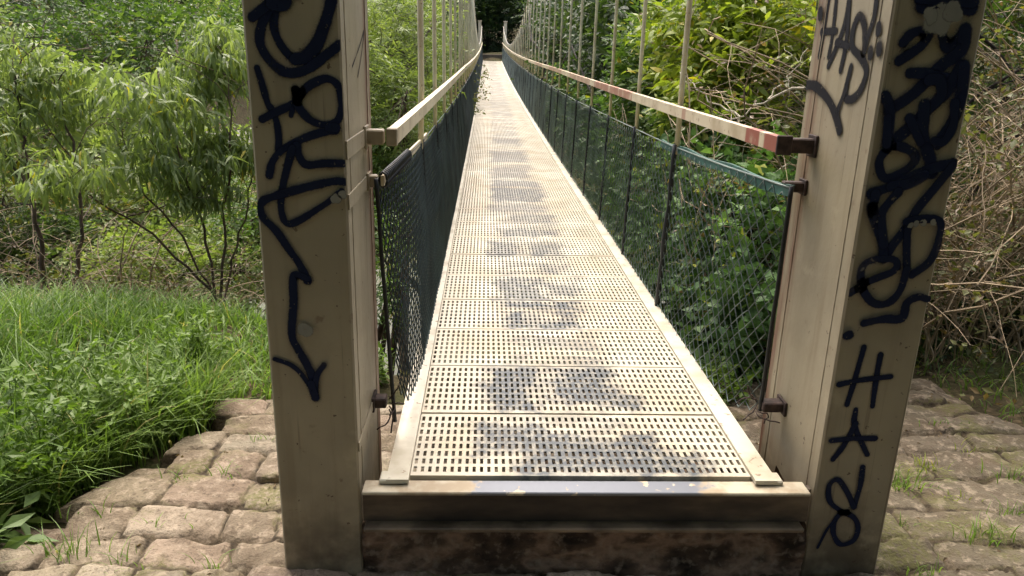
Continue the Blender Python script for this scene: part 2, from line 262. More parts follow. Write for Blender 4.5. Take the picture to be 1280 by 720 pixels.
def m_deck():
    t = NT('worn_cream_deck_paint'); P = t.pos(); x, y, z = t.sep(P)
    n = t.noise(P, 2.1, 5); n2 = t.noise(P, 13, 5)
    col = t.mix(t.mr(n, .4, .68), (.50, .465, .365), (.355, .305, .215))
    col = t.mix(t.math('MULTIPLY', t.mr(t.noise(t.sc(P, (1, .8, 1)), 3.1, 4), .45, .62), .45), col, (.36, .285, .165))
    col = t.mix(t.math('MULTIPLY', t.mr(n2, .55, .7), .45), col, (.38, .30, .20)); col = t.mix(t.mr(t.math('ABSOLUTE', x), .40, .54, 0., .6), col, (.56, .51, .40))
    oi = t.n('ShaderNodeObjectInfo').outputs['Random']; col = t.mix(t.math('MULTIPLY', oi, .45), col, (.40, .345, .245))
    nz = t.math('ADD', t.math('MULTIPLY', t.math('SUBTRACT', t.noise(P, 6, 5, .6), .5), .27), t.math('MULTIPLY', t.math('SUBTRACT', t.noise(P, 34, 4), .5), .12))
    tot = None
    for cx_, rx, cy_, ry, k in STAINS:
        dx = t.math('SUBTRACT', t.math('ABSOLUTE', t.math('SUBTRACT', x, cx_)), rx)
        dy = t.math('SUBTRACT', t.math('ABSOLUTE', t.math('SUBTRACT', y, cy_)), ry)
        d = t.math('ADD', t.math('MAXIMUM', dx, dy), nz)
        m = t.mr(d, .05, -.04, 0., min(1, k+.25)); tot = m if tot is None else t.math('MAXIMUM', tot, m)
    walk = t.math('MULTIPLY', t.mr(t.math('ADD', t.math('ABSOLUTE', x), t.math('MULTIPLY', t.math('SUBTRACT', t.noise(P, 4, 4), .5), .35)), .30, .16), t.mr(t.noise(t.sc(P, (.5, 1.5, 1)), 5, 5, .65), .40, .56)); tot = t.math('MAXIMUM', tot, t.math('MULTIPLY', walk, .60))
    wear = t.mr(t.noise(P, 26, 5, .7), .36, .56); tot = t.math('MULTIPLY', tot, t.math('ADD', t.math('MULTIPLY', wear, .42), .60))
    col = t.mix(tot, col, t.mix(t.mr(y, 3, 7), (.060, .069, .074), (.118, .120, .112)))
    mo = t.math('MULTIPLY', t.mr(t.noise(P, 5.5, 5), .62, .72), t.mr(x, .2, .45)); col = t.mix(t.math('MULTIPLY', mo, .5), col, (.16, .17, .07))
    return t.pbr(col, .55, 0, t.bump(n2, .1, .003))
def m_thr():
    t = NT('worn_threshold_paint_and_bare_steel'); P = t.pos(); x, y, z = t.sep(P)
    n = t.noise(P, 11, 5); edge = t.math('ADD', t.math('ABSOLUTE', t.math('SUBTRACT', x, .02)), t.math('MULTIPLY', t.math('SUBTRACT', n, .5), .35))
    bare = t.math('MULTIPLY', t.mr(edge, .40, .36), t.mr(t.noise(P, 17, 4), .66, .62))
    col = t.mix(t.mr(n, .4, .65), (.46, .41, .30), (.30, .235, .15)); col = t.mix(bare, col, (.15, .16, .18))
    return t.pbr(col, t.math('SUBTRACT', .6, t.math('MULTIPLY', bare, .25)), t.math('MULTIPLY', bare, .2))
def m_chan():
    t = NT('grimy_channel_steel'); P = t.pos(); x, y, z = t.sep(P)
    n = t.noise(t.sc(P, (3, 8, 9)), 1.6, 5); ends = t.mr(t.math('ABSOLUTE', x), .3, .62)
    f = t.math('ADD', t.math('MULTIPLY', n, .8), t.math('MULTIPLY', ends, .18)); col = t.ramp(f, [(.3, (.030, .023, .018)), (.5, (.07, .052, .037)), (.75, (.19, .14, .09))])
    return t.pbr(col, .7, 0, t.bump(t.noise(P, 40, 4), .3, .004))
def m_stone():
    t = NT('sandstone_sett'); P = t.pos(); x, y, z = t.sep(P); sid = t.attr('sid'); j = t.attr('joint'); r = t.attr('shade_moss')
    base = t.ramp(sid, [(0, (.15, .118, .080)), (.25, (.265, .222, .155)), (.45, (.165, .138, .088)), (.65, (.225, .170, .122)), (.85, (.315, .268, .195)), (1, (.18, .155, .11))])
    base = t.mix(r, base, t.ramp(sid, [(0, (.080, .066, .042)), (.5, (.105, .087, .058)), (1, (.066, .054, .036))]))  # shade over the right-hand paving painted into the stone colour
    n = t.noise(P, 5, 6); base = t.mix(t.math('MULTIPLY', t.mr(n, .4, .66), .6), base, (.11, .078, .05))
    n2 = t.noise(P, 24, 6, .65); base = t.mix(t.math('MULTIPLY', t.mr(n2, .5, .64), .5), base, (.36, .295, .215))
    n4 = t.noise(P, 34, 6, .65); base = t.mix(t.math('MULTIPLY', t.mr(n4, .54, .66), .6), base, (.085, .062, .04))
    n3 = t.noise(P, 110, 3); base = t.mix(t.math('MULTIPLY', t.mr(n3, .55, .66), .45), base, (.07, .05, .034))
    moss = t.math('MULTIPLY', t.mr(t.math('ADD', t.noise(P, 3.3, 5), t.math('ADD', t.math('MULTIPLY', j, .12), t.math('MULTIPLY', r, .05))), .53, .66), t.mr(t.noise(P, 70, 3), .35, .55))
    base = t.mix(t.math('MULTIPLY', moss, .65), base, (.10, .10, .026))
    dirt = t.mix(t.mr(t.noise(P, 25, 5), .35, .65), (.030, .022, .013), (.085, .064, .038)); col = t.mix(t.mr(j, .3, .9), base, dirt)
    return t.pbr(col, .88, 0, t.bump(t.math('ADD', n2, t.math('ADD', n4, t.math('MULTIPLY', n3, .5))), .8, .012), .25)
def m_ground():
    t = NT('leaf_littered_earth'); P = t.pos(); n = t.noise(P, 1.2, 6); n2 = t.noise(P, 14, 5)
    col = t.ramp(n, [(.3, (.030, .024, .013)), (.5, (.050, .042, .022)), (.7, (.04, .052, .016))]); col = t.mix(t.math('MULTIPLY', t.mr(n2, .5, .7), .6), col, (.15, .11, .065))
    return t.pbr(col, .95, 0, t.bump(n2, .8, .03), .1)
def m_water():
    t = NT('murky_river_water'); P = t.pos(); n = t.noise(t.sc(P, (1.2, .7, 1)), 2.2, 4); n2 = t.noise(P, .35, 3)
    return t.pbr(t.mix(n2, (.062, .060, .018), (.095, .088, .028)), .16, 0, t.bump(n, .3, .05), .22)
M_STONE = m_stone(); M_GROUND = m_ground(); M_WATER = m_water()
M_GRAVEL = m_simple('pale_river_gravel', (.17, .16, .13), .9, 0, .5, 3)
M_CHAN = m_chan(); M_THR = m_thr()
def m_spray(name, c, rim=.68, halo=.16):
    t = NT(name); P = t.pos(); v = t.attr('edge'); e = t.math('ADD', v, t.math('MULTIPLY', t.math('SUBTRACT', t.noise(P, 200, 3), .5), .30))
    a = t.mr(e, 1.04, rim); a = t.math('MULTIPLY', a, t.mr(t.noise(P, 55, 5, .65), .31, .37)); a = t.math('MULTIPLY', a, t.mr(t.noise(P, 9, 4), .25, .5, .84, 1.))
    if halo: a = t.math('MAXIMUM', a, t.math('MULTIPLY', t.math('MULTIPLY', t.mr(v, 1.6, .85), t.mr(t.noise(P, 420, 2), .42, .60)), halo*2))
    col = t.mix(t.noise(P, 15, 3), c, tuple(q*1.7 for q in c)); return t.pbr(col, .75, 0, None, .15, a)
M_INK = m_spray('dark_blue_spray_paint', (.006, .0095, .027)); M_INK2 = m_spray('black_spray_paint', (.007, .007, .009))
M_PATCH = m_spray('grey_touch_up_paint', (.17, .165, .14), .8, 0)
M_BARK = m_simple('brown_bark', (.085, .06, .04), .9, 0, .45, 9)
M_BARKD = m_simple('dark_wet_bark', (.028, .021, .016), .9, 0, .4, 9)
M_TWIG = m_simple('pale_dry_twigs', (.29, .225, .145), .85, 0, .45, 5)
M_DEAD = m_simple('bleached_dead_wood', (.50, .45, .35), .8, 0, .25, 12)
# foliage
L_WILLOW = leaf_mat('long_drooping_leaves', (.100, .145, .046), (.190, .245, .090), (.31, .375, .155), .42, (.985, (.40, .34, .04)))
L_MID = leaf_mat('mid_green_leaves', (0.041, 0.084, 0.018), (0.081, 0.142, 0.030), (0.155, 0.223, 0.057), .35, (.985, (.32, .28, .05)))
L_LIGHT = leaf_mat('light_green_leaves', (0.110, 0.160, 0.037), (0.194, 0.254, 0.071), (0.304, 0.355, 0.126), .4)
L_YEL = leaf_mat('yellow_green_leaves', (0.115, 0.169, 0.024), (0.223, 0.284, 0.038), (0.365, 0.405, 0.068), .42, (.95, (.40, .34, .03)))
L_DARK = leaf_mat('dark_green_leaves', (.018, .038, .012), (.040, .070, .020), (.078, .118, .036), .33)
L_IVY = leaf_mat('glossy_ivy_leaves', (0.049, 0.109, 0.031), (0.096, 0.185, 0.053), (0.176, 0.290, 0.096), .3, (.97, (.33, .36, .04)))
L_OLIVE = leaf_mat('olive_leaves', (0.068, 0.081, 0.024), (0.115, 0.124, 0.038), (0.169, 0.169, 0.061), .35, (.93, (.20, .14, .06)))
L_GRASS = leaf_mat('fresh_grass', (.070, .130, .022), (.130, .215, .040), (.225, .320, .085), .42, (.96, (.34, .31, .13)), 1.1)
L_WEED = leaf_mat('nettle_leaves', (.065, .120, .018), (.120, .195, .032), (.19, .275, .062), .4)
L_BROWN = leaf_mat('withered_leaves', (.075, .048, .025), (.13, .088, .045), (.19, .14, .075), .25)
# ---------------------------------------------------------------- terrain
def terr(x, y):
    p = np.c_[x, y]
    edge = np.where(x < 0, 3.7+.75*sstep(-.9, -1.8, x), 3.7+.5*sstep(.9, 2, x)+.6*sstep(2, 4, x)); t = y-edge
    z = -.40+.05*fbm(p*.9, 4, 3)*sstep(2.2, 4, np.hypot(x, y-2))
    z = z+.07*sstep(-1.7, -2.6, x)*sstep(-4, 2, y)
    z = z-.55*sstep(.0, 1.3, t)-3.35*sstep(-.2, 8.0, t)+.5*fbm(p*.35, 4, 9)*sstep(1, 5, t)
    z = z+5.1*sstep(38, 50, y)+.16*np.maximum(y-56, 0)+.10*np.maximum(np.abs(x)-30, 0)
    return z
xs = np.unique(np.round(np.concatenate([np.arange(-220, -30, 10.), np.arange(-30, -7, 1.), np.arange(-7, 7, .15), np.arange(7, 30, 1.), np.arange(30, 221, 10.)]), 3))
ys = np.unique(np.round(np.concatenate([np.arange(-120, -10, 10.), np.arange(-10, 0, 1.), np.arange(0, 10, .15), np.arange(10, 60, 1.), np.arange(60, 301, 12.)]), 3))
def grid(xs, ys, zf):
    X, Y = np.meshgrid(xs, ys); x, y = X.ravel(), Y.ravel(); V = np.c_[x, y, zf(x, y)]
    nx, ny = len(xs), len(ys); i = (np.arange(ny-1)[:, None]*nx+np.arange(nx-1)[None]).ravel()
    return V, np.stack([i, i+1, i+nx+1, i+nx], 1)
V, Q = grid(xs, ys, terr); tag(mesh('ground', V, Q, mats=[M_GROUND], smooth=True), kind='structure')
V, Q = grid(np.linspace(-220, 220, 12), np.linspace(7.5, 44, 6), lambda x, y: 0*x-3.55)
tag(mesh('river_water', V, Q, mats=[M_WATER]), kind='structure')
V, Q = grid(np.linspace(-26, -5, 60), np.linspace(36.5, 44, 40), lambda x, y: -3.80+.6*sstep(1.15, .2, np.hypot((x+14)/7.5, (y-40.5)/2.6))+.12*fbm(np.c_[x, y]*1.5, 4, 5))
tag(mesh('gravel_bank', V, Q, mats=[M_GRAVEL], smooth=True), kind='structure')
# ---------------------------------------------------------------- stone paving round the posts
px_ = np.arange(-2.4, 3.0, .0125); py_ = np.arange(.7, 3.75, .0125)
def paving():
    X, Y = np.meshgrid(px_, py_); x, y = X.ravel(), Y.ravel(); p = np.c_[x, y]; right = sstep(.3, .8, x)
    yw = y+.055*fbm(p*1.3, 3, 21)+.022*fbm(p*5, 3, 22)+.008*fbm(p*22, 2, 23); xw = x+.05*fbm(p*2.1+9, 3, 24)+.02*fbm(p*6+3, 3, 25)+.007*fbm(p*22, 2, 26)
    r = np.random.default_rng(31); rows = [.55]
    while rows[-1] < 4: rows.append(rows[-1]+r.uniform(.135, .215))
    rows = np.array(rows); k = np.clip(np.searchsorted(rows, yw)-1, 0, len(rows)-2)
    dr = np.minimum(yw-rows[k], rows[k+1]-yw); ds = np.zeros_like(x); sid = np.zeros_like(x); off = np.zeros_like(x); tx = np.zeros_like(x); ty = np.zeros_like(x); big = np.zeros_like(x)
    xl = np.zeros_like(x); xr_ = np.zeros_like(x)
    for q in range(len(rows)-1):
        b = [-2.6+r.uniform(0, .3)]
        while b[-1] < 3.4: b.append(b[-1]+(r.uniform(.17, .42) if b[-1] < .5 else r.uniform(.3, .75)))
        b = np.array(b); m = k == q
        if not m.any(): continue
        j = np.clip(np.searchsorted(b, xw[m])-1, 0, len(b)-2); ds[m] = np.minimum(xw[m]-b[j], b[j+1]-xw[m])
        n = len(b); R1, R2, R3, R4 = r.random(n), r.uniform(-1, 1, n), r.uniform(-1, 1, n), r.uniform(-1, 1, n)
        sid[m] = R1[j]; off[m] = R2[j]; tx[m] = R3[j]*(xw[m]-(b[j]+b[j+1])/2); ty[m] = R4[j]*(yw[m]-(rows[q]+rows[q+1])/2)
        xl[m] = b[j]; xr_[m] = b[j+1]
    rr = .032; d = np.where((dr < rr) & (ds < rr), rr-np.hypot(rr-dr, rr-ds), np.minimum(dr, ds))
    wj = .017+.013*fbm(p*5, 3, 40)+.005*fbm(p*25, 2, 44)
    prof = sstep(.08, 1, np.clip(d/wj, 0, 1))**.8
    dome = np.clip(d/.09, 0, 1)**.7
    chip = np.clip(fbm(p*6.5, 4, 47)-.12, 0, 1)
    h = -(.015+.024*fbm(p*3, 2, 46))*(1-prof)+.003*dome+off*.006+tx*.05+ty*.07+.011*fbm(p*5, 4, 41)+.006*fbm(p*17, 4, 42)+.0035*fbm(p*45, 2, 43)-.055*chip*(1-dome*.6)
    z = -.312+h-.004*right
    # outer edges of the paved platform
    le = -2.03+.12*fbm(np.c_[0*y, y*2], 2, 50)+.46*sstep(2.2, 3.3, y); re = 2.5-.42*sstep(2.6, 3.5, y)
    ye = np.where(x < 0, 3.36, 3.66)+.05*vnoise(np.c_[x*3, 0*x], 52)
    e = np.minimum(np.minimum(xl+.03+0*x-le+.18, x-le), np.minimum(re-x, ye-y))
    z = z-.16*sstep(.045, -.03, e)-.03*sstep(.16, 0, e)
    keep = e > -.10
    return np.c_[x, y, z], keep, dict(sid=sid, joint=np.maximum(1-prof, sstep(.01, -.03, e)), shade_moss=right*.85)  # last mask: painted shade on the right side, plus a little extra moss
PV, keep, PA = paving(); nx, ny = len(px_), len(py_)
i = (np.arange(ny-1)[:, None]*nx+np.arange(nx-1)[None]).ravel(); Q = np.stack([i, i+1, i+nx+1, i+nx], 1); Q = Q[keep[Q].all(1)]
used = np.unique(Q); mp = np.full(len(PV), -1); mp[used] = np.arange(len(used))
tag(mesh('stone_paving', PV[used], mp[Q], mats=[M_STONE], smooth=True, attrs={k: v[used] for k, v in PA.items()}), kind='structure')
def pav_z(x, y):
    a = int(np.clip(round((x-px_[0])/.0125), 0, nx-1)); b = int(np.clip(round((y-py_[0])/.0125), 0, ny-1)); return float(PV[b*nx+a, 2])
# rough masonry face under the threshold
V, Q = grid(np.linspace(-.685, .725, 160), np.linspace(0, 1, 60), lambda x, y: 0*x)
zz = -.150-V[:, 1]*.26; pn = np.c_[V[:, 0]*5, zz*9]; dd = .017*fbm(pn*1.4, 5, 61)+.012*np.abs(vnoise(np.c_[V[:, 0]*4.2, zz*9], 62))
t = NT('dark_damp_masonry'); P = t.pos(); n = t.noise(t.sc(P, (1, 1, 1.6)), 7, 6); n2 = t.noise(P, 34, 5)
col = t.ramp(n, [(.32, (.022, .016, .012)), (.46, (.085, .056, .038)), (.56, (.24, .16, .11)), (.66, (.10, .068, .046)), (.78, (.035, .025, .018))]); col = t.mix(t.math('MULTIPLY', t.mr(n2, .5, .7), .5), col, (.30, .235, .175))
M_MASON = t.pbr(col, .9, 0, t.bump(n2, .6, .01), .2)
wall = mesh('masonry_step', np.c_[V[:, 0], 2.075-dd-.02*V[:, 1], zz], Q, mats=[M_MASON], smooth=True)
sol = wall.modifiers.new('thickness', 'SOLIDIFY'); sol.thickness = .25; sol.offset = 1
tag(wall, 'dark damp masonry step below the deck threshold, between the two painted posts', 'wall')
# ---------------------------------------------------------------- the two steel posts
Y0, Y1, ZB, ZT = 2.058, 2.54, -.37, 6.2
def ribbon(path, w, depth, plane, c, steps=7):
    """a sprayed stroke lying on a post face: plane 'f' = front (x,z at Y=c), 's' = side (y,z at X=c)"""
    P = np.array(path, float)
    if len(P) > 2:
        Pp = np.vstack([2*P[0]-P[1], P, 2*P[-1]-P[-2]]); out = []
        for k in range(1, len(Pp)-2):
            p0, p1, p2, p3 = Pp[k-1:k+3]
            for s in np.linspace(0, 1, steps, endpoint=False):
                out.append(.5*((2*p1)+(-p0+p2)*s+(2*p0-5*p1+4*p2-p3)*s*s+(-p0+3*p1-3*p2+p3)*s**3))
        out.append(P[-1]); P = np.array(out)
    else: P = np.array([P[0]+(P[1]-P[0])*s for s in np.linspace(0, 1, 6)])
    hw = w*.61; T = np.gradient(P, axis=0); T /= np.linalg.norm(T, axis=1, keepdims=True)+1e-9; Nn = np.c_[-T[:, 1], T[:, 0]]
    K = len(P); hwv = hw*(1+.16*vnoise(np.c_[np.arange(K)*.23, np.full(K, path[0][0]*71+path[0][1]*37)], 17)); rows = []; e_ = 1.6
    for a in np.linspace(PI/2, .12, 6): rows.append((P[0]-T[0]*hwv[0]*e_*math.sin(a), Nn[0]*hwv[0]*math.cos(a)))
    for p, n, h in zip(P, Nn, hwv): rows.append((p, n*h))
    for a in np.linspace(.12, PI/2, 6): rows.append((P[-1]+T[-1]*hwv[-1]*e_*math.sin(a), Nn[-1]*hwv[-1]*math.cos(a)))
    V = np.array([p+n*s for p, n in rows for s in (-e_, -1, -.5, 0, .5, 1, e_)])
    fine = np.stack([np.interp(np.linspace(0, K-1, K*3), np.arange(K), q) for q in (P[:, 0], P[:, 1], hwv)], 1)
    E = (np.hypot(V[:, None, 0]-fine[None, :, 0], V[:, None, 1]-fine[None, :, 1])/fine[None, :, 2]).min(1).tolist()
    m = len(rows); i = (np.arange(m-1)[:, None]*7+np.arange(6)[None]).ravel()
    d = np.full(len(V), c+depth)
    V3 = np.c_[V[:, 0], d, V[:, 1]] if plane == 'f' else np.c_[d, V[:, 0], V[:, 1]]
    return V3, np.stack([i, i+1, i+8, i+7], 1), E
def spray(name, strokes, plane, c, sgn, mat, parent, label=None, lo=None, hi=None):
    V = []; Q = []; E = []; n = 0
    for k, (w, path) in enumerate(strokes):
        v, q, e = ribbon(path, w, sgn*(.0012+.00028*k), plane, c)
        if lo is not None:
            ax = 0 if plane == 'f' else 1; v[:, ax] = np.clip(v[:, ax], lo, hi)
        V.append(v); Q.append(q+n); E += e; n += len(v)
    o = mesh(name, np.concatenate(V), np.concatenate(Q), mats=[mat], parent=parent, attrs={'edge': E})
    if label: o['label'] = label
    return o
def blob(pts, c, sgn, parent, d0):
    V = []; T = []; E = []; n = 0
    for k, (x, z, r) in enumerate(pts):
        m = 22; a = np.arange(m)*2*PI/m; rad = r*(1.15+.35*vnoise(np.c_[np.cos(a)*1.6+x*50, np.sin(a)*1.6+z*31], 5))
        V += [(x, c+sgn*(d0+.0003*k), z)]+[(x+rr_*math.cos(q), c+sgn*(d0+.0003*k), z+rr_*math.sin(q)*1.05) for q, rr_ in zip(a, rad)]
        E += [0]+[1]*m; T += [(n, n+1+j, n+1+(j+1) % m) for j in range(m)]; n += m+1
    return mesh('paint_patch', V, None, T, mats=[M_PATCH], parent=parent, attrs={'edge': E})
def post(label, x0, x1, inner, sgn):
    t = thing('steel_post', label, 'post', ((x0+x1)/2, (Y0+Y1)/2, ZB)); cx_, cy_ = t.location.x, t.location.y
    def loc(o): o.location = (-cx_, -cy_, -ZB); return o
    b = MB(); b.box(x0, x1, Y0, Y1, ZB, ZT, .006); loc(b.build('column', M_POST, t))
    b = MB()
    for yy, w in ((Y0+.062, .004), (Y1-.075, .005)):
        zz = np.arange(ZB+.02, ZT, .02); P = np.c_[np.full(len(zz), inner), yy+.0025*fbm(np.c_[zz*9, 0*zz], 3, 71), zz]
        b.tube(P, w*.55+.0007*vnoise(np.c_[zz*40, 0*zz], 72), 6)
    loc(b.build('weld_seam', M_POST, t, True))
    b = MB(); b.box(x0-.05, x1+.05, Y0-.04, Y1+.04, ZT, ZT+.03, .005); loc(b.build('cap_plate', M_POST, t))
    return t, loc
pl, locl = post('left beige steel post with looping blue tag ending in a down arrow', -.931, -.687, -.687, 1)
pr, locr = post('right beige steel post with HAS lettering and dense blue scrawl', .727, .972, .727, -1)
locl(spray('graffiti', GRAF['L'], 'f', Y0, -1, M_INK, pl, 'dark blue looping tag with arrow', -.929, -.688)); locl(spray('graffiti', GRAF['Ls'], 's', -.687, 1, M_INK2, pl, 'thin black scribble', Y0+.003, Y1-.003))
for q in GRAF['Lp']: locl(blob([q], Y0, -1, pl, .0085))
locr(spray('graffiti', GRAF['R'], 'f', Y0, -1, M_INK, pr, 'dark blue scrawl above the letters HAS', .7285, .9705)); locr(spray('graffiti', GRAF['Rs'], 's', .727, -1, M_INK2, pr, 'black HAS tag with dots', Y0+.003, Y1-.003))
for k_, q in enumerate(GRAF['Rp']): locr(blob([q], Y0, -1, pr, .0145+.0003*k_))
def bracket(par, loc, sx, xf, xe, y, z, mat, h=.045, w=.045, plate=True):
    b = MB(); a, c = min(xf, xe), max(xf, xe); b.box(a, c, y-w/2, y+w/2, z-h/2, z+h/2, .004)
    if plate: b.box(*(sorted((xf+sx*.0005, xf+sx*.009))), y-w*.8, y+w*.8, z-h*.75, z+h*.75, .002)
    loc(b.build('bracket', mat, par))
M_BRK = M_POST
bracket(pl, locl, 1, -.687, -.628, 2.40, 1.012, M_BRK); bracket(pl, locl, 1, -.687, -.655, 2.42, .872, M_BRK, .036, .04); bracket(pl, locl, 1, -.687, -.640, 2.38, .125, M_RUST, .034, .05)
bracket(pr, locr, -1, .727, .628, 2.42, 1.008, M_RUST, .046, .04); bracket(pr, locr, -1, .727, .655, 2.45, .872, M_RUST, .034, .035); bracket(pr, locr, -1, .727, .650, 2.375, .122, M_RUST, .034, .05)
for par, loc, a, c in ((pl, locl, -.6835, -.687), (pr, locr, .7235, .727)):      # flat strap plates welded to the inner face
    if par is pl:
        for z, h in ((1.012, .05), (.872, .042), (.125, .03)):
            b = MB(); b.box(-.6865, -.6825, Y0+.004, 2.375, z-h/2, z+h/2, .001); loc(b.build('strap', M_BRK, par))
# ---------------------------------------------------------------- footbridge
YE = 49.2; YS = 2.094
def dz(Y): return -.009075*(Y-2.76)+.00042339*(Y-2.76)**2
br = thing('footbridge', 'long narrow suspension footbridge with cream perforated steel deck crossing the river', 'bridge', (0, 0, 0))
seams = [2.0944, 2.5343, 2.982, 3.4359, 3.8978, 4.3709, 4.8594, 5.3642, 5.8779]
while seams[-1] < YE-.3: seams.append(seams[-1]+.518)
NCOL, NROW, HX, PL = 46, 8, .5365, .5
def panel_mesh(seed=0):
    rc = np.random.default_rng(seed)
    gx = []; pitch = 2*HX/NCOL
    for c in range(NCOL): x0 = -HX+c*pitch; gx += [x0, x0+pitch*.275, x0+pitch*.725]
    gx.append(HX); gy = []; m = .03*PL; pp = (PL-2*m)/NROW; gy.append(0.)
    for r in range(NROW): y0 = m+r*pp; gy += [y0+pp*.18, y0+pp*.82]
    gy += [PL]; gx = np.array(gx); gy = np.array(gy); nx, ny = len(gx), len(gy)
    X, Y = np.meshgrid(gx, gy); top = np.c_[X.ravel(), Y.ravel(), np.zeros(nx*ny)]; bot = top.copy(); bot[:, 2] = -.005
    V = np.concatenate([top, bot]); Q = []; n = nx*ny; MI = []
    for j in range(ny-1):
        for i in range(nx-1):
            hole = (i % 3 == 1) and (j % 2 == 1)
            a, b, c, d = j*nx+i, j*nx+i+1, (j+1)*nx+i+1, (j+1)*nx+i
            if hole and rc.random() < .035: Q.append((a+n, b+n, c+n, d+n)); MI.append(len(Q)-1)
            if hole: Q += [(b, a, a+n, b+n), (c, b, b+n, c+n), (d, c, c+n, d+n), (a, d, d+n, a+n)]
            else: Q.append((a, b, c, d))
    V = V.tolist(); f = len(V)
    for y in (0., PL): V += [(-HX, y, 0), (HX, y, 0), (HX, y, -.04), (-HX, y, -.04)]
    Q += [(f, f+3, f+2, f+1), (f+4, f+5, f+6, f+7)]
    mi = np.zeros(len(Q), int); mi[MI] = 1
    return V, Q, mi
M_DECK = m_deck(); M_CLOG = m_simple('dirt_packed_in_slots', (.075, .058, .038), .95, 0, .4, 30); variants = []
for q in range(5):
    V, Q, mi = panel_mesh(q); p0 = mesh('deck_panel', V, Q, mats=[M_DECK, M_CLOG], midx=mi); variants.append(p0)
for k in range(len(seams)-1):
    o = variants[k] if k < 5 else variants[int(rng.integers(0, 5))].copy()
    if k >= 5: COL.objects.link(o)
    L = seams[k+1]-seams[k]; gap = .014 if k in (0, 3, 6, 10, 16) else .009
    o.parent = br; o.location = (0, seams[k]+gap/2, dz(seams[k])+float(rng.uniform(-.0015, .0015))); o.scale = (1, (L-gap)/PL, 1)
    o.rotation_euler = (math.atan((dz(seams[k+1])-dz(seams[k]))/L), 0, 0)
yl = np.concatenate([[2.062], np.arange(2.3, YE, .5), [YE]])
def sweep(prof, ys_, zf, xf=None):
    """closed profile (x,z) swept along y"""
    b = MB(); m = len(prof); V = []
    for y in ys_:
        for x, z in prof: V.append((x+(xf(y) if xf else 0), y, z+zf(y)))
    Q = [(r*m+k, r*m+(k+1) % m, (r+1)*m+(k+1) % m, (r+1)*m+k) for r in range(len(ys_)-1) for k in range(m)]
    b.add(V, Q)
    if m == 4: b.Q.append(np.array([(0, 1, 2, 3), ((len(ys_)-1)*4+3, (len(ys_)-1)*4+2, (len(ys_)-1)*4+1, (len(ys_)-1)*4)]))
    return b
for s in (-1, 1):
    a, c = sorted((s*.5385, s*.607)); sweep([(a, -.004), (a, .009), (c, .009), (c, -.004)], yl, dz).build('edge_angle', M_FLANGE, br)
    a, c = sorted((s*.601, s*.607)); sweep([(a, -.11), (a, -.0045), (c, -.0045), (c, -.11)], np.r_[2.142, yl[1:]], dz).build('edge_girder', M_FLANGE, br)
b = MB(); b.box(-.675, .700, 2.022, 2.0915, -.016, -.004, .003); b.build('threshold_plate', M_THR, br)
b = MB(); b.box(-.680, .720, 2.066, 2.0905, -.134, -.0165); b.build('threshold_channel', M_CHAN, br)
b = MB(); b.box(-.6745, .6995, 2.026, 2.0905, -.150, -.1345, .004); b.build('threshold_ledge', m_simple('scuffed_ledge_steel', (.15, .112, .072), .6, 0, .5, 9), br)
for s in (-1, 1):
    b = MB(); b.box(*sorted((s*.550, s*.628)), 2.064, 2.12, -.0035, .0125, .004); b.build('corner_plate', M_FLANGE, br)
cb = None
for y in np.arange(4., YE, 3.):
    if cb is None: b = MB(); b.box(-.62, .62, -.04, .04, -.17, -.115); cb = b.build('cross_beam', M_DARKIN, br); o = cb
    else: o = cb.copy(); COL.objects.link(o); o.parent = br
    o.location = (0, y, dz(y))
def rail_z(y): return 1.012+.05*np.clip((y-2.4)/8, 0, 1)+dz(y)
ry = np.concatenate([[2.36], np.arange(2.8, YE, .5)])
for s in (-1, 1):
    h = sweep([(s*.6-.014, -.024), (s*.6-.014, .024), (s*.6+.014, .024), (s*.6+.014, -.024)], ry, rail_z).build('handrail', M_RAIL if s < 0 else M_RAILR, br)
    if s > 0: h['label'] = 'cream handrail with faded red repairs'
    b = MB(); b.box(s*.6-.0165, s*.6+.0165, 2.352, 2.384, rail_z(2.36)-.0265, rail_z(2.36)+.0265, .003); b.build('end_cap', M_BRK if s < 0 else M_RUST, h) if s < 0 else None
    if s > 0: b = MB(); b.box(.581, .629, 2.347, 2.3595, rail_z(2.36)-.030, rail_z(2.36)+.030, .003); b.build('end_cap', M_RUST, h)
def cab_h(y): return 1.25+.0043*(y-36)**2+dz(y)
cyl = np.linspace(2.3, YE, 100)
for s in (-1, 1):
    b = MB(); b.tube(np.c_[np.full(100, s*.655), cyl, cab_h(cyl)], .018, 8); b.build('suspension_cable', M_CABLE, br, True)
hy = [3.80+1.083*k for k in range(42)]
for s in (-1, 1):
    for k, y in enumerate(hy):
        if y > YE-.3: continue
        b = MB(); zt = cab_h(y); j = rng.normal(0, .004)
        b.tube([(s*.634, y, rail_z(y)-.215), (s*.634+j, y+j, 1.1), (s*.64+j, y+j, (zt+1.1)/2), (s*.655, y, zt)], .0125 if k else .0145, 8)
        b.build('hanger', M_HANGER, br, True)
b = MB(); b.box(-.75, .75, YE+.01, YE+.3, dz(YE)-.5, dz(YE)+.36, .02); b.build('end_step', m_simple('weathered_timber_step', (.12, .095, .062), .8, 0, .3, 4), br)
for s, lab in ((-1, 'slim cream end post at the far left end of the bridge'), (1, 'slim cream end post at the far right end of the bridge')):
    t = thing('end_post', lab, 'post', (s*.78, YE+.05, 0), 'posts at the far end of the bridge')
    b = MB(); b.box(-.09, .09, -.12, .12, -.6, 2.75, .01); b.build('column', M_RAIL, t)
    b = MB(); b.box(-.12, .12, -.15, .15, 2.751, 2.8, .01); b.build('cap_plate', M_RAIL, t)
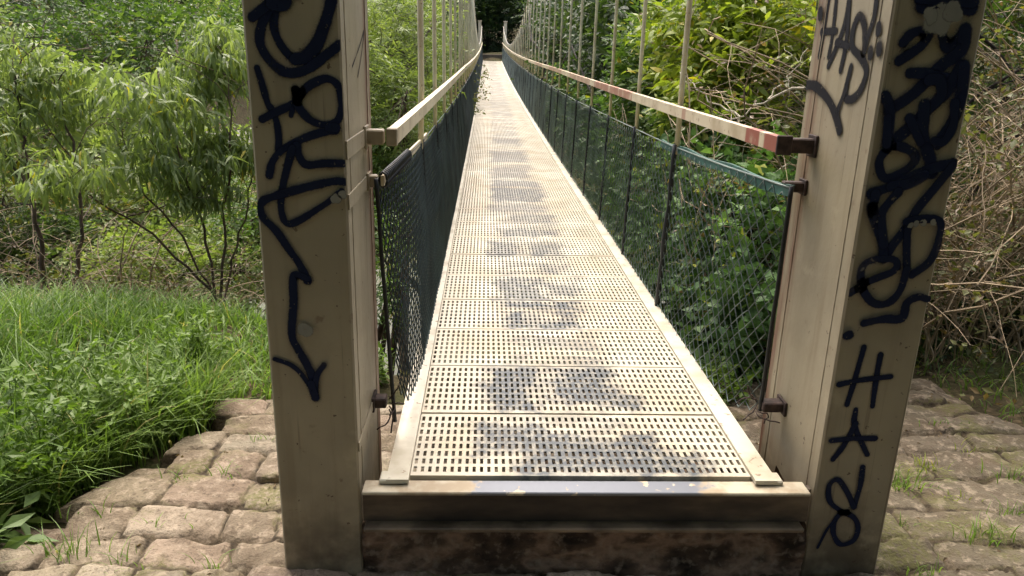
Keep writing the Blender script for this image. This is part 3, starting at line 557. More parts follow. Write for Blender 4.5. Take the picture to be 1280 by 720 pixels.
# ---------------------------------------------------------------- wire mesh fences
def fence(s, label, mat, seed):
    t = thing('wire_mesh_fence', label, 'fence', (s*.62, 2.4, 0)); off = (-s*.62, -2.4, 0)
    c = .030 if s < 0 else .042; ya = 2.375; N = int((YE-.2-ya)/c); M = 32 if s < 0 else 24
    k = np.arange(N)[:, None]; j = np.arange(M+1)[None]
    yy = ya+.012+(k+.5)*c+(c/2+.001)*np.where((j+k) % 2 == 0, 1, -1); v = j/M+0*k
    yf = yy.ravel(); vf = v.ravel(); d0 = yf-ya
    ztop = np.interp(yf, [2.37, 3.9, 5.2, 8.4, 60], [.875, .835, .825, .80, .80])+np.where(yf > 2, dz(yf), 0)-.02*np.abs(np.sin((yf-3.8)/1.083*PI))
    xbot = np.interp(yf, [2.37, 2.6, 3.0, 60], [.640, .612, .600, .596] if s > 0 else [.600, .58, .565, .572])
    zbot = dz(yf)+np.interp(yf, [2.37, 2.55, 2.75, 60], [.10, .03, .012, .010] if s > 0 else [.16, .04, .016, .012])
    xtop = np.interp(yf, [2.37, 3, 60], [.652, .628, .626]); bul = .022*fbm(np.c_[yf*1.3, vf*2], 3, seed)*np.sin(vf*PI)
    sag = 1-.05*np.sin(vf*PI)
    P = np.c_[s*(xbot+(xtop-xbot)*vf+bul), yf+.012*fbm(np.c_[yf*3, vf*6], 2, seed+1), zbot+(ztop-zbot)*vf+.006*fbm(np.c_[yf*9, vf*20], 2, seed+2)].reshape(N, M+1, 3)
    near = np.clip((yf.reshape(N, M+1)-2.4)/6, 0, 1)
    V, Q = tubes(P, np.full((N, M+1), .0024 if s > 0 else .0030)+.0004*near, 3)
    mesh('wire_netting', V, Q, mats=[mat], parent=t, loc=off, smooth=True)
    def top(y): return np.interp(y, [2.37, 3.9, 5.2, 8.4, 60], [.875, .835, .825, .80, .80])+dz(y)
    ys_ = np.concatenate([np.arange(2.38, 9.0, .12), np.arange(9, YE-.2, .5)])
    if s > 0:
        b = sweep([(.634, -.030), (.640, .006), (.652, .006), (.646, -.030)], ys_[ys_ < 4.3], lambda y: top(y)+.006*math.sin(y*9), lambda y: .016*max(0, 1-(y-2.37)/.7)); b.build('top_strip', M_GREEN, t, loc=off)
    else:
        b = sweep([(-.640, -.016), (-.640, .016), (-.630, .016), (-.630, -.016)], ys_[ys_ < 4.2], top); b.build('top_bar', M_RAIL, t, loc=off)
        b = MB()
        for y in np.arange(2.40, 3.2, .035): 
            a = np.linspace(0, 2*PI, 9); b.tube(np.c_[-.635+.013*np.cos(a), y+.006*a/PI, top(y)+.024*np.sin(a)], .005, 5)
        b.build('binding_wire', M_BLACK, t, True, loc=off)
    b = MB(); P = np.c_[s*(.655+0*ys_), ys_, [float(top(y))+.012 for y in ys_]] if False else np.c_[[s*float(np.interp(y, [2.37, 3, 60], [.655, .632, .630])) for y in ys_], ys_, [float(top(y)) for y in ys_]]
    b.tube(P, .0035, 5); b.build('straining_wire', mat, t, True, loc=off)
    b = MB(); zz = np.linspace(.10 if s > 0 else .05, .885, 26); xx = s*np.interp(zz, [0, .9], [.648, .656] if s > 0 else [.612, .655])
    b.tube(np.c_[xx+.0012*vnoise(np.c_[zz*14, 0*zz], seed), 2.376+.0015*vnoise(np.c_[zz*9, 0*zz+3], seed), zz], .0075, 6); b.build('end_rod', M_BLACK, t, True, loc=off)
    if s > 0 or True:      # loose wire tails at the bottom bracket
        b = MB()
        for q in range(5):
            a = rng.uniform(0, 2*PI); p0_ = np.array([s*.632, 2.37, .10+.012*q]); st = [p0_]
            dirv = np.array([s*rng.uniform(-.7, .4), rng.uniform(-.5, .2), rng.uniform(-.9, .5)])
            for w in range(6): dirv = dirv+rng.normal(0, .45, 3); st.append(st[-1]+.016*dirv/np.linalg.norm(dirv))
            b.tube(st, .0026, 4)
        b.build('wire_tail', M_RUST, t, True, loc=off)
    for i, y in enumerate(3.80+1.083*np.arange(41)):
        b = MB(); zz = np.linspace(dz(y)+.01, float(top(y))+.015, 14)
        x = s*(np.interp(zz, [0, .85], [.606, .632])-.006); r = (.013 if s > 0 and i == 0 else .009)
        b.tube(np.c_[x+.002*vnoise(np.c_[zz*30, 0*zz+i], seed), y+.004*vnoise(np.c_[zz*8, 0*zz+i], seed+1), zz], r*(1+.25*vnoise(np.c_[zz*40, 0*zz+i], seed)), 6); b.build('stay', M_BLACK, t, True, loc=off)
    return t
fence(-1, 'dark green wire netting fence on the left side of the bridge deck', M_WIREL, 81)
fence(1, 'green wire netting fence with green top strip on the right side of the deck', M_WIRE, 91)
# ---------------------------------------------------------------- vegetation
def leafV(kind, L, wd):
    """single leaf along +X, returns verts, quads"""
    if kind == 'lance':
        xs_ = np.array([0, .3, .65, 1.])*L; ws = np.array([.08, .5, .38, .03])*wd*L; zs = np.array([0, .02, -.06, -.22])*L
        V = []
        for x, w, z in zip(xs_, ws, zs): V += [(x, -w, z), (x, w, z)]
        return np.array(V), np.array([(0, 2, 3, 1), (2, 4, 5, 3), (4, 6, 7, 5)])
    if kind == 'oval':
        w = wd*L*.5; return np.array([(0, 0, 0), (.42*L, w, .05*L), (L, 0, -.08*L), (.42*L, -w, .05*L), (.5*L, 0, -.03*L)]), np.array([(0, 4, 2, 1), (0, 3, 2, 4)])
    if kind == 'ivy':
        w = wd*L*.5; return np.array([(.08*L, 0, -.02*L), (-.12*L, w*.75, 0), (.28*L, w, .03*L), (L, 0, -.10*L), (.28*L, -w, .03*L), (-.12*L, -w*.75, 0)]), np.array([(0, 3, 2, 1), (0, 5, 4, 3)])
def rotm(yaw, pitch, roll):
    cy_, sy_, cp_, sp_, cr_, sr_ = np.cos(yaw), np.sin(yaw), np.cos(pitch), np.sin(pitch), np.cos(roll), np.sin(roll)
    z = np.zeros_like(cy_); o = z+1
    Rz = np.stack([cy_, -sy_, z, sy_, cy_, z, z, z, o], -1).reshape(-1, 3, 3); Ry = np.stack([cp_, z, -sp_, z, o, z, sp_, z, cp_], -1).reshape(-1, 3, 3); Rx = np.stack([o, z, z, z, cr_, -sr_, z, sr_, cr_], -1).reshape(-1, 3, 3)
    return Rz@Ry@Rx
def sprig(kind, L, wd, n, twig, droop, r):
    V = []; Q = []; m = 0; lv, lq = leafV(kind, 1, wd)
    for k in range(n):
        f = (k+.6)/n; side = 1 if k % 2 else -1
        if droop > .8: yaw = r.uniform(0, 2*PI); pit = r.uniform(-1.3, -.1)
        else: yaw = side*r.uniform(.5, 1.25); pit = r.normal(-.25*droop, .35)
        R = rotm(np.array([yaw]), np.array([pit]), np.array([r.normal(0, .5)]))[0]
        s = L*r.uniform(.65, 1.15)*(1-.25*f); V.append((lv*s)@R.T+np.array([f*twig, r.normal(0, .02*twig), -droop*.25*twig*f*f+r.normal(0, .03)*twig])); Q.append(lq+m); m += len(lv)
    return np.concatenate(V), np.concatenate(Q)
def foliage(name, P, mat, parent, kind='oval', L=.06, wd=.55, n=9, twig=.22, droop=.3, tilt=.5, out=None, seed=1, loc=None, sc=(.7, 1.3)):
    r = np.random.default_rng(seed); P = np.asarray(P); T = [sprig(kind, L, wd, n, twig, droop, r) for _ in range(6)]; VV = []; QQ = []; m = 0
    yaw = r.uniform(0, 2*PI, len(P)); pit = r.normal(0.05, tilt, len(P))
    if out is not None: yaw = np.arctan2(out[:, 1], out[:, 0])+r.normal(0, .7, len(P)); pit = np.arcsin(np.clip(out[:, 2], -1, 1))*.6+r.normal(0, tilt*.7, len(P))
    roll = r.normal(0, .45, len(P)) if droop <= .8 else np.zeros(len(P))
    if droop > .8: pit = pit*.4
    R = rotm(yaw, pit, roll); s = r.uniform(*sc, len(P)); w = r.integers(0, 6, len(P))
    for k in range(6):
        i = np.where(w == k)[0]; v, q = T[k]
        if not len(i): continue
        X = np.einsum('nij,vj->nvi', R[i], v)*s[i][:, None, None]+P[i][:, None]; VV.append(X.reshape(-1, 3)); QQ.append((q[None]+(np.arange(len(i))*len(v))[:, None, None]).reshape(-1, 4)+m); m += len(i)*len(v)
    return mesh(name, np.concatenate(VV), np.concatenate(QQ), mats=[mat], parent=parent, loc=loc)
CLIP = .80
def lump_points(lumps, n, seed, gate=.05, freq=1.2, inner=.45, clip=.12):
    r = np.random.default_rng(seed); vol = np.array([(l[3]*l[4]*l[5])**(2/3) for l in lumps]); out = []; nor = []; tot = 0; it = 0
    while tot < n and it < 60:
        it += 1; k = r.choice(len(lumps), n, p=vol/vol.sum()); l = np.array(lumps)[k]; d = r.normal(size=(n, 3)); d /= np.linalg.norm(d, axis=1, keepdims=True)
        q = r.random(n)**.6*(1.06-inner)+inner; p = l[:, :3]+d*q[:, None]*l[:, 3:6]*(1+.25*vnoise(d*2.3+k[:, None]*7, 3))[:, None]
        g = fbm(p*freq, 3, seed); ok = (g > gate-.1) & ~((np.abs(p[:, 0]) < CLIP+clip) & (p[:, 1] < 51) & (p[:, 1] > 1) & (p[:, 2] > -.9)); p, d = p[ok], d[ok]; out.append(p); nor.append(d); tot += len(p)
    return np.concatenate(out)[:n], np.concatenate(nor)[:n]
def limb(a, b, n, r, wob):
    a, b = np.array(a, float), np.array(b, float); f = np.linspace(0, 1, n)[:, None]; d = np.linalg.norm(b-a)
    w = r.normal(0, 1, (2, 3)); P = a+(b-a)*f+wob*d*(np.sin(f*PI)*w[0]+.5*np.sin(f*2*PI)*w[1])+np.array([0, 0, .12*d])*np.sin(f*PI)
    return clear(P, a[0])
def clear(P, x0):
    """branches stay outside the bridge's corridor"""
    x = P[..., 0]; m = (P[..., 1] > 1) & (P[..., 1] < 51) & (P[..., 2] > -.8) & (P[..., 2] < 8); s = np.where(np.asarray(x0)*np.ones_like(x) < 0, -1, 1)
    if np.ndim(x0) == 0 and abs(x0) < .3: return P
    P[..., 0] = np.where(m & (x*s < .84), s*.84, x); return P
def tree(name, label, cat, base, lumps, n, leaf, mat, bark, r0=.08, group=None, seed=1, stems=1, limbs=3, gate=.0, freq=1.2, inner=.45, tname='trunk', fname='crown', twigs=0, spread=.1, **kw):
    r = np.random.default_rng(seed); t = thing(name, label, cat, base, group); off = tuple(-q for q in base); base = np.array(base, float); L = np.array(lumps)
    b = MB(); top = L[np.argmax(L[:, 2])][:3]
    for s in range(stems):
        bs = base+np.r_[r.normal(0, spread*(s > 0), 2), -.15]; tgt = top if s == 0 else L[r.integers(len(L))][:3]; P = limb(bs, tgt, 9, r, .06); b.tube(P, np.linspace(r0, r0*.3, 9)*(1 if s == 0 else .75), 7)
        for l in L:
            if stems > 1 and r.random() < .5: continue
            k = r.integers(3, 7); Q = limb(P[k], l[:3]+r.normal(0, .2, 3)*l[3:6], 7, r, .07); b.tube(Q, np.linspace(r0*.45, r0*.12, 7), 5)
            for _ in range(limbs):
                e = l[:3]+r.normal(0, .55, 3)*l[3:6]; b.tube(limb(Q[r.integers(2, 6)], e, 5, r, .08), np.linspace(r0*.18, r0*.05, 5), 4)
    b.build(tname, bark, t, True, loc=off, fixn=False)
    if twigs:
        P, d = lump_points(lumps, twigs, seed+5, gate, freq, .2); ln = np.mean(L[:, 3:6])*.5; E_ = P+d*ln*.5+r.normal(0, ln*.45, P.shape)
        f = np.linspace(0, 1, 5)[None, :, None]; PP = P[:, None]*(1-f)+E_[:, None]*f+np.sin(f*PI)*r.normal(0, ln*.12, (len(P), 1, 3)); PP = clear(PP, PP[:, :1, 0]); V, Q = tubes(PP, np.broadcast_to(np.linspace(r0*.09, r0*.03, 5), (len(P), 5)), 3); mesh('twigs', V, Q, mats=[bark], parent=t, loc=off)
    P, d = lump_points(lumps, n, seed, gate, freq, inner, clip={**leaf, **kw}['twig']*.55)
    foliage(fname, P, mat, t, seed=seed, loc=off, out=d, **{**leaf, **kw}); return t
def T1(x, y): return float(terr(np.array([float(x)]), np.array([float(y)]))[0])
def ray(px, py, Y):
    d = FW+RR*((px-640)/955.03)-UU*((py-360)/955.03); k = Y/d.y; return (CAM[0]+d.x*k, Y, CAM[2]+d.z*k)
OV = dict(kind='oval', L=.07, wd=.5, n=9, twig=.26, droop=.3)
FAR = dict(kind='oval', L=.30, wd=.6, n=10, twig=1.0, droop=.3)
MIDL = dict(kind='oval', L=.13, wd=.5, n=10, twig=.45, droop=.3)
def lump(px, py, Y, rx, ry=None, rz=None): p = ray(px, py, Y); return (*p, rx, ry or rx, rz or rx)

# --- far bank trees (beyond the river)
far = [(-52, 62, 9, L_MID, 'tall mid green tree at the far left of the opposite bank'), (-42, 54, 8, L_DARK, 'dark green tree at the top left beyond the river'), (-33, 60, 9, L_OLIVE, 'olive toned tree on the far bank behind the drooping shrub'),
       (-25, 53, 7.5, L_DARK, 'deep green round tree on the far bank near the left post'), (-17, 56, 8.5, L_LIGHT, 'pale green tree on the far bank left of the bridge'), (-9, 58, 8, L_MID, 'mid green tree beside the far bridge end, left of it'),
       (-2.0, 60, 8, L_DARK, 'very dark tree filling the view at the far end of the bridge'), (4.5, 58, 7, L_DARK, 'dark tree just right of the far bridge end'), (12, 56, 9, L_MID, 'green tree on the far bank right of the bridge'), (22, 60, 9, L_DARK, 'dark tree far right on the opposite bank'),
       (-7, 76, 10, L_DARK, 'dark tree in the second row behind the far bridge end, on the left'), (2, 78, 11, L_DARK, 'dark tree in the second row straight behind the far bridge end'), (10, 75, 10, L_DARK, 'dark tree in the second row behind the far bridge end, on the right'),
       (34, 58, 9, L_MID, 'broad green tree at the far right of the opposite bank')]
for k, (x, y, h, m, lab) in enumerate(far):
    z = T1(x, y); r = np.random.default_rng(200+k); lu = [(x, y, z+h*.55, 4.2, 3.6, h*.42)]+[(x+r.uniform(-3.6, 3.6), y+r.uniform(-3, 2), z+h*r.uniform(.2, .85), 2.6, 2.4, h*.22) for _ in range(6)]
    tree('broadleaf_tree', lab, 'tree', (x, y, z), lu, 1900, FAR, m, M_BARKD, .28, 'trees on the far bank', 200+k, 1, 1, gate=-.12, freq=.5, inner=.3)
for k, (x, y, hh_, lab) in enumerate([(-.4, 55, 2.6, 'dark bush closing the view just past the far end of the bridge'), (3.6, 53, 2.6, 'dark bush right of the far end posts'), (-3.8, 53, 2.4, 'dark bush left of the far end posts')]):
    z = T1(x, y); tree('dark_bush', lab, 'bush', (x, y, z), [(x, y, z+hh_*.6, 1.7, 1.2, hh_*.6), (x+.9, y+.5, z+hh_*1.2, 1.5, 1.1, 1.5), (x-.9, y+.4, z+hh_*1.3, 1.5, 1.1, 1.5)], 1500, dict(FAR, L=.2, twig=.6), L_DARK, M_BARKD, .1, None, 250+k, 3, 1, gate=-.3, freq=.6, inner=.2)
# low bushes along the far water line
for k, (x, y, m, lab) in enumerate([(-31, 47, L_LIGHT, 'pale bush at the water edge on the far left'), (-24, 46, L_OLIVE, 'olive bush above the pale gravel bank'), (-17.5, 48, L_LIGHT, 'light green bush behind the gravel bank'), (-11, 47, L_MID, 'green bush right of the gravel bank'), (-5.5, 46, L_MID, 'rounded bush beneath the far bridge end')]):
    z = T1(x, y); tree('waterside_bush', lab, 'bush', (x, y, z), [(x, y, z+1.2, 3.4, 2.0, 1.8), (x-2, y, z+.8, 2, 1.6, 1.3), (x+2.2, y+.3, z+1.5, 2.1, 1.6, 1.6)], 900, FAR, m, M_BARKD, .1, 'bushes on the far bank', 230+k, 2, 1, gate=-.15, freq=.6, inner=.3, L=.22, twig=.7)

# --- left: trees and shrubs on the near bank
def wil(name, label, base, lumps, n, seed, stems_px, group=None, L=.155, mat=L_WILLOW):
    t = thing(name, label, 'tree', base, group); off = tuple(-q for q in base); b = MB(); r = np.random.default_rng(seed)
    for pts, r0 in stems_px:
        P = np.array([ray(*q) for q in pts]); m = np.linspace(0, 1, len(P)); f = np.linspace(0, 1, 14); PP = np.stack([np.interp(f, m, P[:, a]) for a in range(3)], 1); PP[1:-1] = .25*PP[:-2]+.5*PP[1:-1]+.25*PP[2:]; PP[1:] += r.normal(0, .012, (13, 3)); b.tube(PP, np.linspace(r0, r0*.35, 14), 6)
        for _ in range(7):
            s = PP[r.integers(6, 14)]; e = s+np.r_[r.normal(0, .3, 2), r.uniform(.0, .45)]; b.tube(limb(s, e, 6, r, .08), np.linspace(r0*.35, r0*.1, 6), 4)
    b.build('trunk', M_BARK, t, True, loc=off, fixn=False)
    P, d = lump_points(lumps, n, seed, .02, 2.4, .15); foliage('crown', P, mat, t, kind='lance', L=L, wd=.165, n=8, twig=.17, droop=1., seed=seed, loc=off, sc=(.7, 1.25)); return t
B = ray(275, 374, 5.8); bz = T1(B[0], B[1])
wil('drooping_shrub_tree', 'slender many-stemmed shrub tree with long drooping leaves beside the left post', (B[0], B[1], min(B[2], bz+.1)),
    [lump(190, 120, 5.6, .38, .45, .42), lump(250, 95, 6.0, .36, .4, .30), lump(290, 90, 6.1, .30, .4, .40), lump(160, 90, 6.2, .35, .4, .3), lump(110, 210, 5.3, .34, .35, .13), lump(60, 225, 5.3, .20, .3, .10), lump(200, 200, 5.6, .32, .35, .15), lump(290, 180, 5.9, .26, .35, .22), lump(240, 240, 5.7, .26, .3, .14), lump(275, 45, 6.2, .2, .3, .2)], 640, 301,
    [([(275, 374, 5.8), (282, 300, 5.8), (286, 230, 5.8), (290, 150, 5.8), (285, 70, 5.9)], .013), ([(270, 374, 5.8), (258, 300, 5.75), (240, 240, 5.7), (215, 165, 5.6), (195, 90, 5.6)], .012), ([(280, 374, 5.8), (298, 300, 5.85), (312, 230, 5.9), (318, 150, 5.9)], .010),
     ([(272, 376, 5.8), (230, 330, 5.7), (180, 285, 5.6), (120, 250, 5.4), (70, 215, 5.3)], .013), ([(272, 376, 5.8), (235, 310, 5.75), (195, 255, 5.7), (165, 225, 5.6), (150, 150, 5.7)], .010)])
B = ray(58, 352, 6.2)
wil('drooping_sapling', 'dark-stemmed sapling with drooping leaves at the left edge, over the grass', (B[0], B[1], min(B[2], T1(B[0], B[1])+.1)), [lump(25, 170, 6.4, .45, .5, .35), lump(70, 120, 6.6, .4, .5, .3), lump(15, 90, 6.6, .5, .5, .35), lump(95, 205, 6.2, .25, .35, .15)], 330, 302,
    [([(58, 365, 6.2), (50, 310, 6.2), (40, 245, 6.2), (10, 195, 6.3), (-20, 170, 6.4)], .022), ([(95, 378, 6.3), (94, 330, 6.3), (103, 270, 6.4), (90, 180, 6.5), (70, 110, 6.6)], .021), ([(40, 250, 6.2), (30, 180, 6.4), (20, 100, 6.6)], .016)], mat=L_WILLOW)
lb = [
 ([lump(60, 250, 9.5, .9, .8, .8), lump(150, 240, 10, .9, .8, .8), lump(230, 260, 9.2, .8, .7, .7), lump(300, 280, 9.0, .7, .7, .7), lump(190, 210, 10.5, 1, .8, .7)], 1900, L_LIGHT, 'pale leafy bush filling the bank behind the drooping shrub tree', 60),
 ([lump(-10, 320, 7.6, .7, .6, .5), lump(60, 335, 7.8, .6, .6, .45), lump(120, 320, 8.2, .6, .6, .5)], 1100, L_MID, 'mid green bush low behind the dark stems at the left edge', 60),  # px, py, Y, radii, n, leaf material, label
 ([lump(40, 300, 8.0, .9, .7, .5), lump(120, 280, 8.4, .8, .7, .55), lump(0, 250, 8.2, .7, .6, .5)], 900, L_OLIVE, 'olive scrub bush with dry twigs behind the dark stems, lower left', 150),
 ([lump(190, 330, 7.4, .6, .5, .35), lump(250, 345, 7.2, .55, .5, .28), lump(140, 345, 7.2, .5, .5, .3)], 800, L_LIGHT, 'low pale bush behind the base of the drooping shrub tree', 90),
 ([lump(30, 200, 10.5, 1.3, 1., .9), lump(-20, 120, 11, 1.3, 1, 1.), lump(90, 150, 11, 1.2, 1, .8)], 1100, L_LIGHT, 'pale green riverside bush at the left edge of the view', 60),
 ([lump(150, 60, 14, 1.7, 1.3, 1.0), lump(80, 70, 14, 1.4, 1.2, 1.0), lump(220, 50, 14.5, 1.5, 1.2, .9)], 1100, L_MID, 'mid green riverside tree top above the drooping shrub tree', 40),
 ([lump(315, 330, 7.6, .5, .5, .45), lump(345, 250, 8.2, .6, .5, .6)], 600, L_MID, 'green bush just behind the left post above the grass', 40),
 ([lump(10, 20, 18, 2.2, 1.6, 1.5), lump(120, 0, 19, 2.4, 1.6, 1.5)], 900, L_DARK, 'dark tree at the top left corner on the near bank', 30)]
for k, (lu, n, m, lab, tw) in enumerate(lb):
    x, y = lu[0][0], lu[0][1]; z = min(T1(x, y), lu[0][2]); z = max(z, -3.6)
    tree('riverside_shrub', lab, 'shrub', (x, y, z), lu, n, MIDL if lu[0][1] > 9 else OV, m, M_BARK if k else M_TWIG, .035 if y < 9 else .07, 'shrubs on the left river bank', 320+k, 4, 2, gate=-.02, freq=1.6 if y < 9 else .9, twigs=tw*4, spread=.25)
# willow thicket between the left post and the bridge
wl = [([lump(470, 60, 7.5, .55, .6, .6), lump(505, 120, 7.0, .4, .6, .5), lump(500, 30, 8.0, .55, .6, .6), lump(450, 150, 7.2, .5, .6, .5)], 1500, L_LIGHT, 'fine-leaved willow close behind the left post'),
      ([lump(530, 60, 11, .8, .8, .9), lump(545, 20, 13, .9, 1, 1.), lump(500, 90, 10.5, .8, .8, .8), lump(555, 95, 14, .7, 1, .6)], 1500, L_LIGHT, 'fine-leaved willow further along the left of the bridge'),
      ([lump(575, 30, 20, 1.1, 1.4, 1.3), lump(590, 60, 26, 1.0, 1.6, 1.1), lump(560, 0, 21, 1.5, 1.4, 1.2)], 1000, L_MID, 'distant willow leaning over the left handrail'),
      ([lump(520, 190, 8.5, .6, .7, .5), lump(480, 260, 7.0, .5, .6, .5), lump(460, 220, 7, .4, .5, .5), lump(500, 330, 5.6, .4, .5, .4)], 1200, L_MID, 'shadowed green bush below the left handrail')]
for k, (lu, n, m, lab) in enumerate(wl):
    x, y = lu[0][0]-.4, lu[0][1]; z = max(T1(x, y), -3.6)
    tree('willow_bush', lab, 'bush', (x, y, z), lu, n, dict(kind='lance', L=.075 if y < 9 else .12, wd=.22, n=12, twig=.26 if y < 9 else .45, droop=.4), m, M_BARK, .05, 'willows along the left of the bridge', 340+k, 4, 2, gate=-.08, freq=1.5, inner=.2, twigs=200)
P = np.array([ray(592, 128, 17), ray(598, 120, 17.5), ray(605, 112, 18), ray(594, 140, 15.8), ray(588, 150, 15), ray(600, 100, 21), ray(603, 92, 24), ray(590, 118, 18)])
t = thing('overhanging_spray', 'leafy spray growing through the left fence over the deck', 'plant', tuple(P[0])); o_ = tuple(-P[0]); rr_ = np.random.default_rng(5)
PP = np.repeat(P, 7, 0)+rr_.normal(0, .13, (56, 3)); foliage('leaves', PP, L_OLIVE, t, L=.09, n=7, twig=.22, seed=9, loc=o_)
b = MB()
for p in P: b.tube(limb(p+np.array([-.25, 0, -.3]), p+rr_.normal(0, .08, 3), 5, rr_, .05), .006, 4)
b.build('stem', M_BARK, t, loc=o_)

# --- right: dense bank
def rp(px, py, Y): return ray(px, py, Y)
rb = [('ivy_bush', [(1.25, 4.3, .25, .42, .75, .55), (1.2, 3.75, -.05, .30, .35, .50), (1.2, 4.2, -.5, .45, .8, .6), (1.35, 5.4, .15, .5, .8, .6), (1.15, 3.6, .35, .22, .3, .3), (1.3, 6.2, -.3, .5, .9, .7), (1.12, 4.9, .5, .28, .7, .3)], 2700, dict(kind='ivy', L=.062, wd=.95, n=6, twig=.16, droop=.3), L_IVY, M_BARKD, 'ivy-covered bush pressed against the right fence near the post', 3.9),
      ('ivy_bush', [(1.45, 7.2, .2, .55, 1.0, .6), (1.5, 9, .2, .6, 1.3, .8), (1.4, 7., -.7, .55, 1.2, .6), (1.6, 12, .1, .7, 1.8, .9), (1.5, 10, -.8, .6, 1.6, .8), (1.6, 15, .1, .7, 2., 1.)], 2500, dict(kind='ivy', L=.085, wd=.85, n=7, twig=.25, droop=.3), L_IVY, M_BARKD, 'ivy-covered bush further along behind the right fence', 7),
      ('yellow_green_shrub', [lump(930, 80, 5.4, .42, .5, .30), lump(985, 40, 5.2, .38, .5, .32), lump(900, 25, 5.8, .5, .6, .32), lump(880, 120, 5.4, .32, .5, .22), lump(960, 150, 4.9, .26, .4, .22), lump(1010, 110, 4.8, .26, .4, .3)], 1250, dict(kind='lance', L=.105, wd=.34, n=8, twig=.22, droop=.6), L_YEL, M_TWIG, 'bright yellow-green shrub leaning towards the right post', 5.4),
      ('green_shrub', [lump(850, 70, 6.8, .6, .7, .4), lump(800, 110, 7.2, .5, .7, .4), lump(870, 170, 5.6, .35, .5, .3), lump(940, 200, 4.9, .3, .4, .22)], 1300, dict(kind='oval', L=.085, wd=.45, n=9, twig=.24, droop=.4), L_MID, M_BARK, 'mid green shrub behind the right handrail, left of the yellow-green one', 6.5),
      ('dark_tree', [lump(750, 40, 11, 1.0, 1.2, .9), lump(810, 20, 11, 1.1, 1.2, .8), lump(715, 70, 14, .9, 1.5, .9), lump(770, 100, 9.5, .7, .9, .6), lump(860, 10, 10, .8, 1, .6)], 1500, MIDL, L_DARK, M_BARKD, 'dark-leaved tree behind the right hangers', 11),
      ('dark_tree', [lump(690, 40, 20, 1.5, 2, 1.4), lump(700, 10, 19, 1.6, 2, 1.2), lump(668, 30, 28, 1.6, 2.5, 1.6), lump(720, 20, 17, 1.4, 1.8, 1.2)], 1300, dict(MIDL, L=.17, twig=.6), L_DARK, M_BARKD, 'dark tree halfway along the right side of the bridge', 19),
      ('dark_tree', [lump(1000, 30, 8, 1.2, 1, .9), lump(1080, 0, 8, 1.4, 1, 1), lump(950, -10, 9, 1.4, 1, 1), lump(1000, 200, 7, .9, .8, .8), lump(900, 200, 7.2, .9, .9, .7), lump(950, 320, 6, .7, .7, .7)], 1500, MIDL, L_DARK, M_BARKD, 'dark leafy tree behind the yellow-green shrub', 8)]
for k, (nm, lu, n, lf, m, bk, lab, y) in enumerate(rb):
    x = lu[0][0]+.3; z = max(T1(x, y), -3.6)
    tree(nm, lab, 'tree' if 'tree' in nm else 'bush', (x, y, z), lu, n, lf, m, bk, .03 if y < 9 else .09, None, 400+k, 4 if y < 9 else 1, 2, gate=-.12 if 'ivy' in nm or 'dark' in nm else -.02, freq=1.7 if y < 9 else .8, inner=.25, twigs=160, spread=.2)
# bleached dead branches
t = thing('dead_branch', 'bleached dead branch forking in front of the right shrubs', 'branch', ray(1000, 112, 4.3)); o_ = tuple(-q for q in t.location); b = MB(); r9 = np.random.default_rng(77)
for pts, r0 in (([(1005, 110, 4.3), (960, 124, 4.35), (925, 146, 4.4), (880, 160, 4.5), (850, 190, 4.6)], .008), ([(925, 146, 4.4), (895, 130, 4.5), (870, 112, 4.6), (850, 90, 4.7)], .0055), ([(960, 124, 4.35), (985, 95, 4.4), (1010, 60, 4.5)], .005), ([(985, 205, 4.2), (955, 225, 4.2), (930, 262, 4.15), (915, 300, 4.1)], .006), ([(925, 146, 4.4), (905, 175, 4.4), (880, 215, 4.4)], .005), ([(955, 225, 4.2), (930, 215, 4.25), (890, 228, 4.3)], .004)):
    P = np.array([ray(*q) for q in pts]); f = np.linspace(0, 1, 12); PP = np.stack([np.interp(f, np.linspace(0, 1, len(P)), P[:, a]) for a in range(3)], 1); PP[1:-1] += r9.normal(0, .008, (10, 3)); b.tube(PP, np.linspace(r0, r0*.4, 12), 6)
    for _ in range(5): s = PP[r9.integers(3, 12)]; b.tube(limb(s, s+r9.normal(0, .13, 3), 5, r9, .1), np.linspace(r0*.4, r0*.15, 5), 4)
b.build('wood', M_DEAD, t, True, loc=o_, fixn=False)
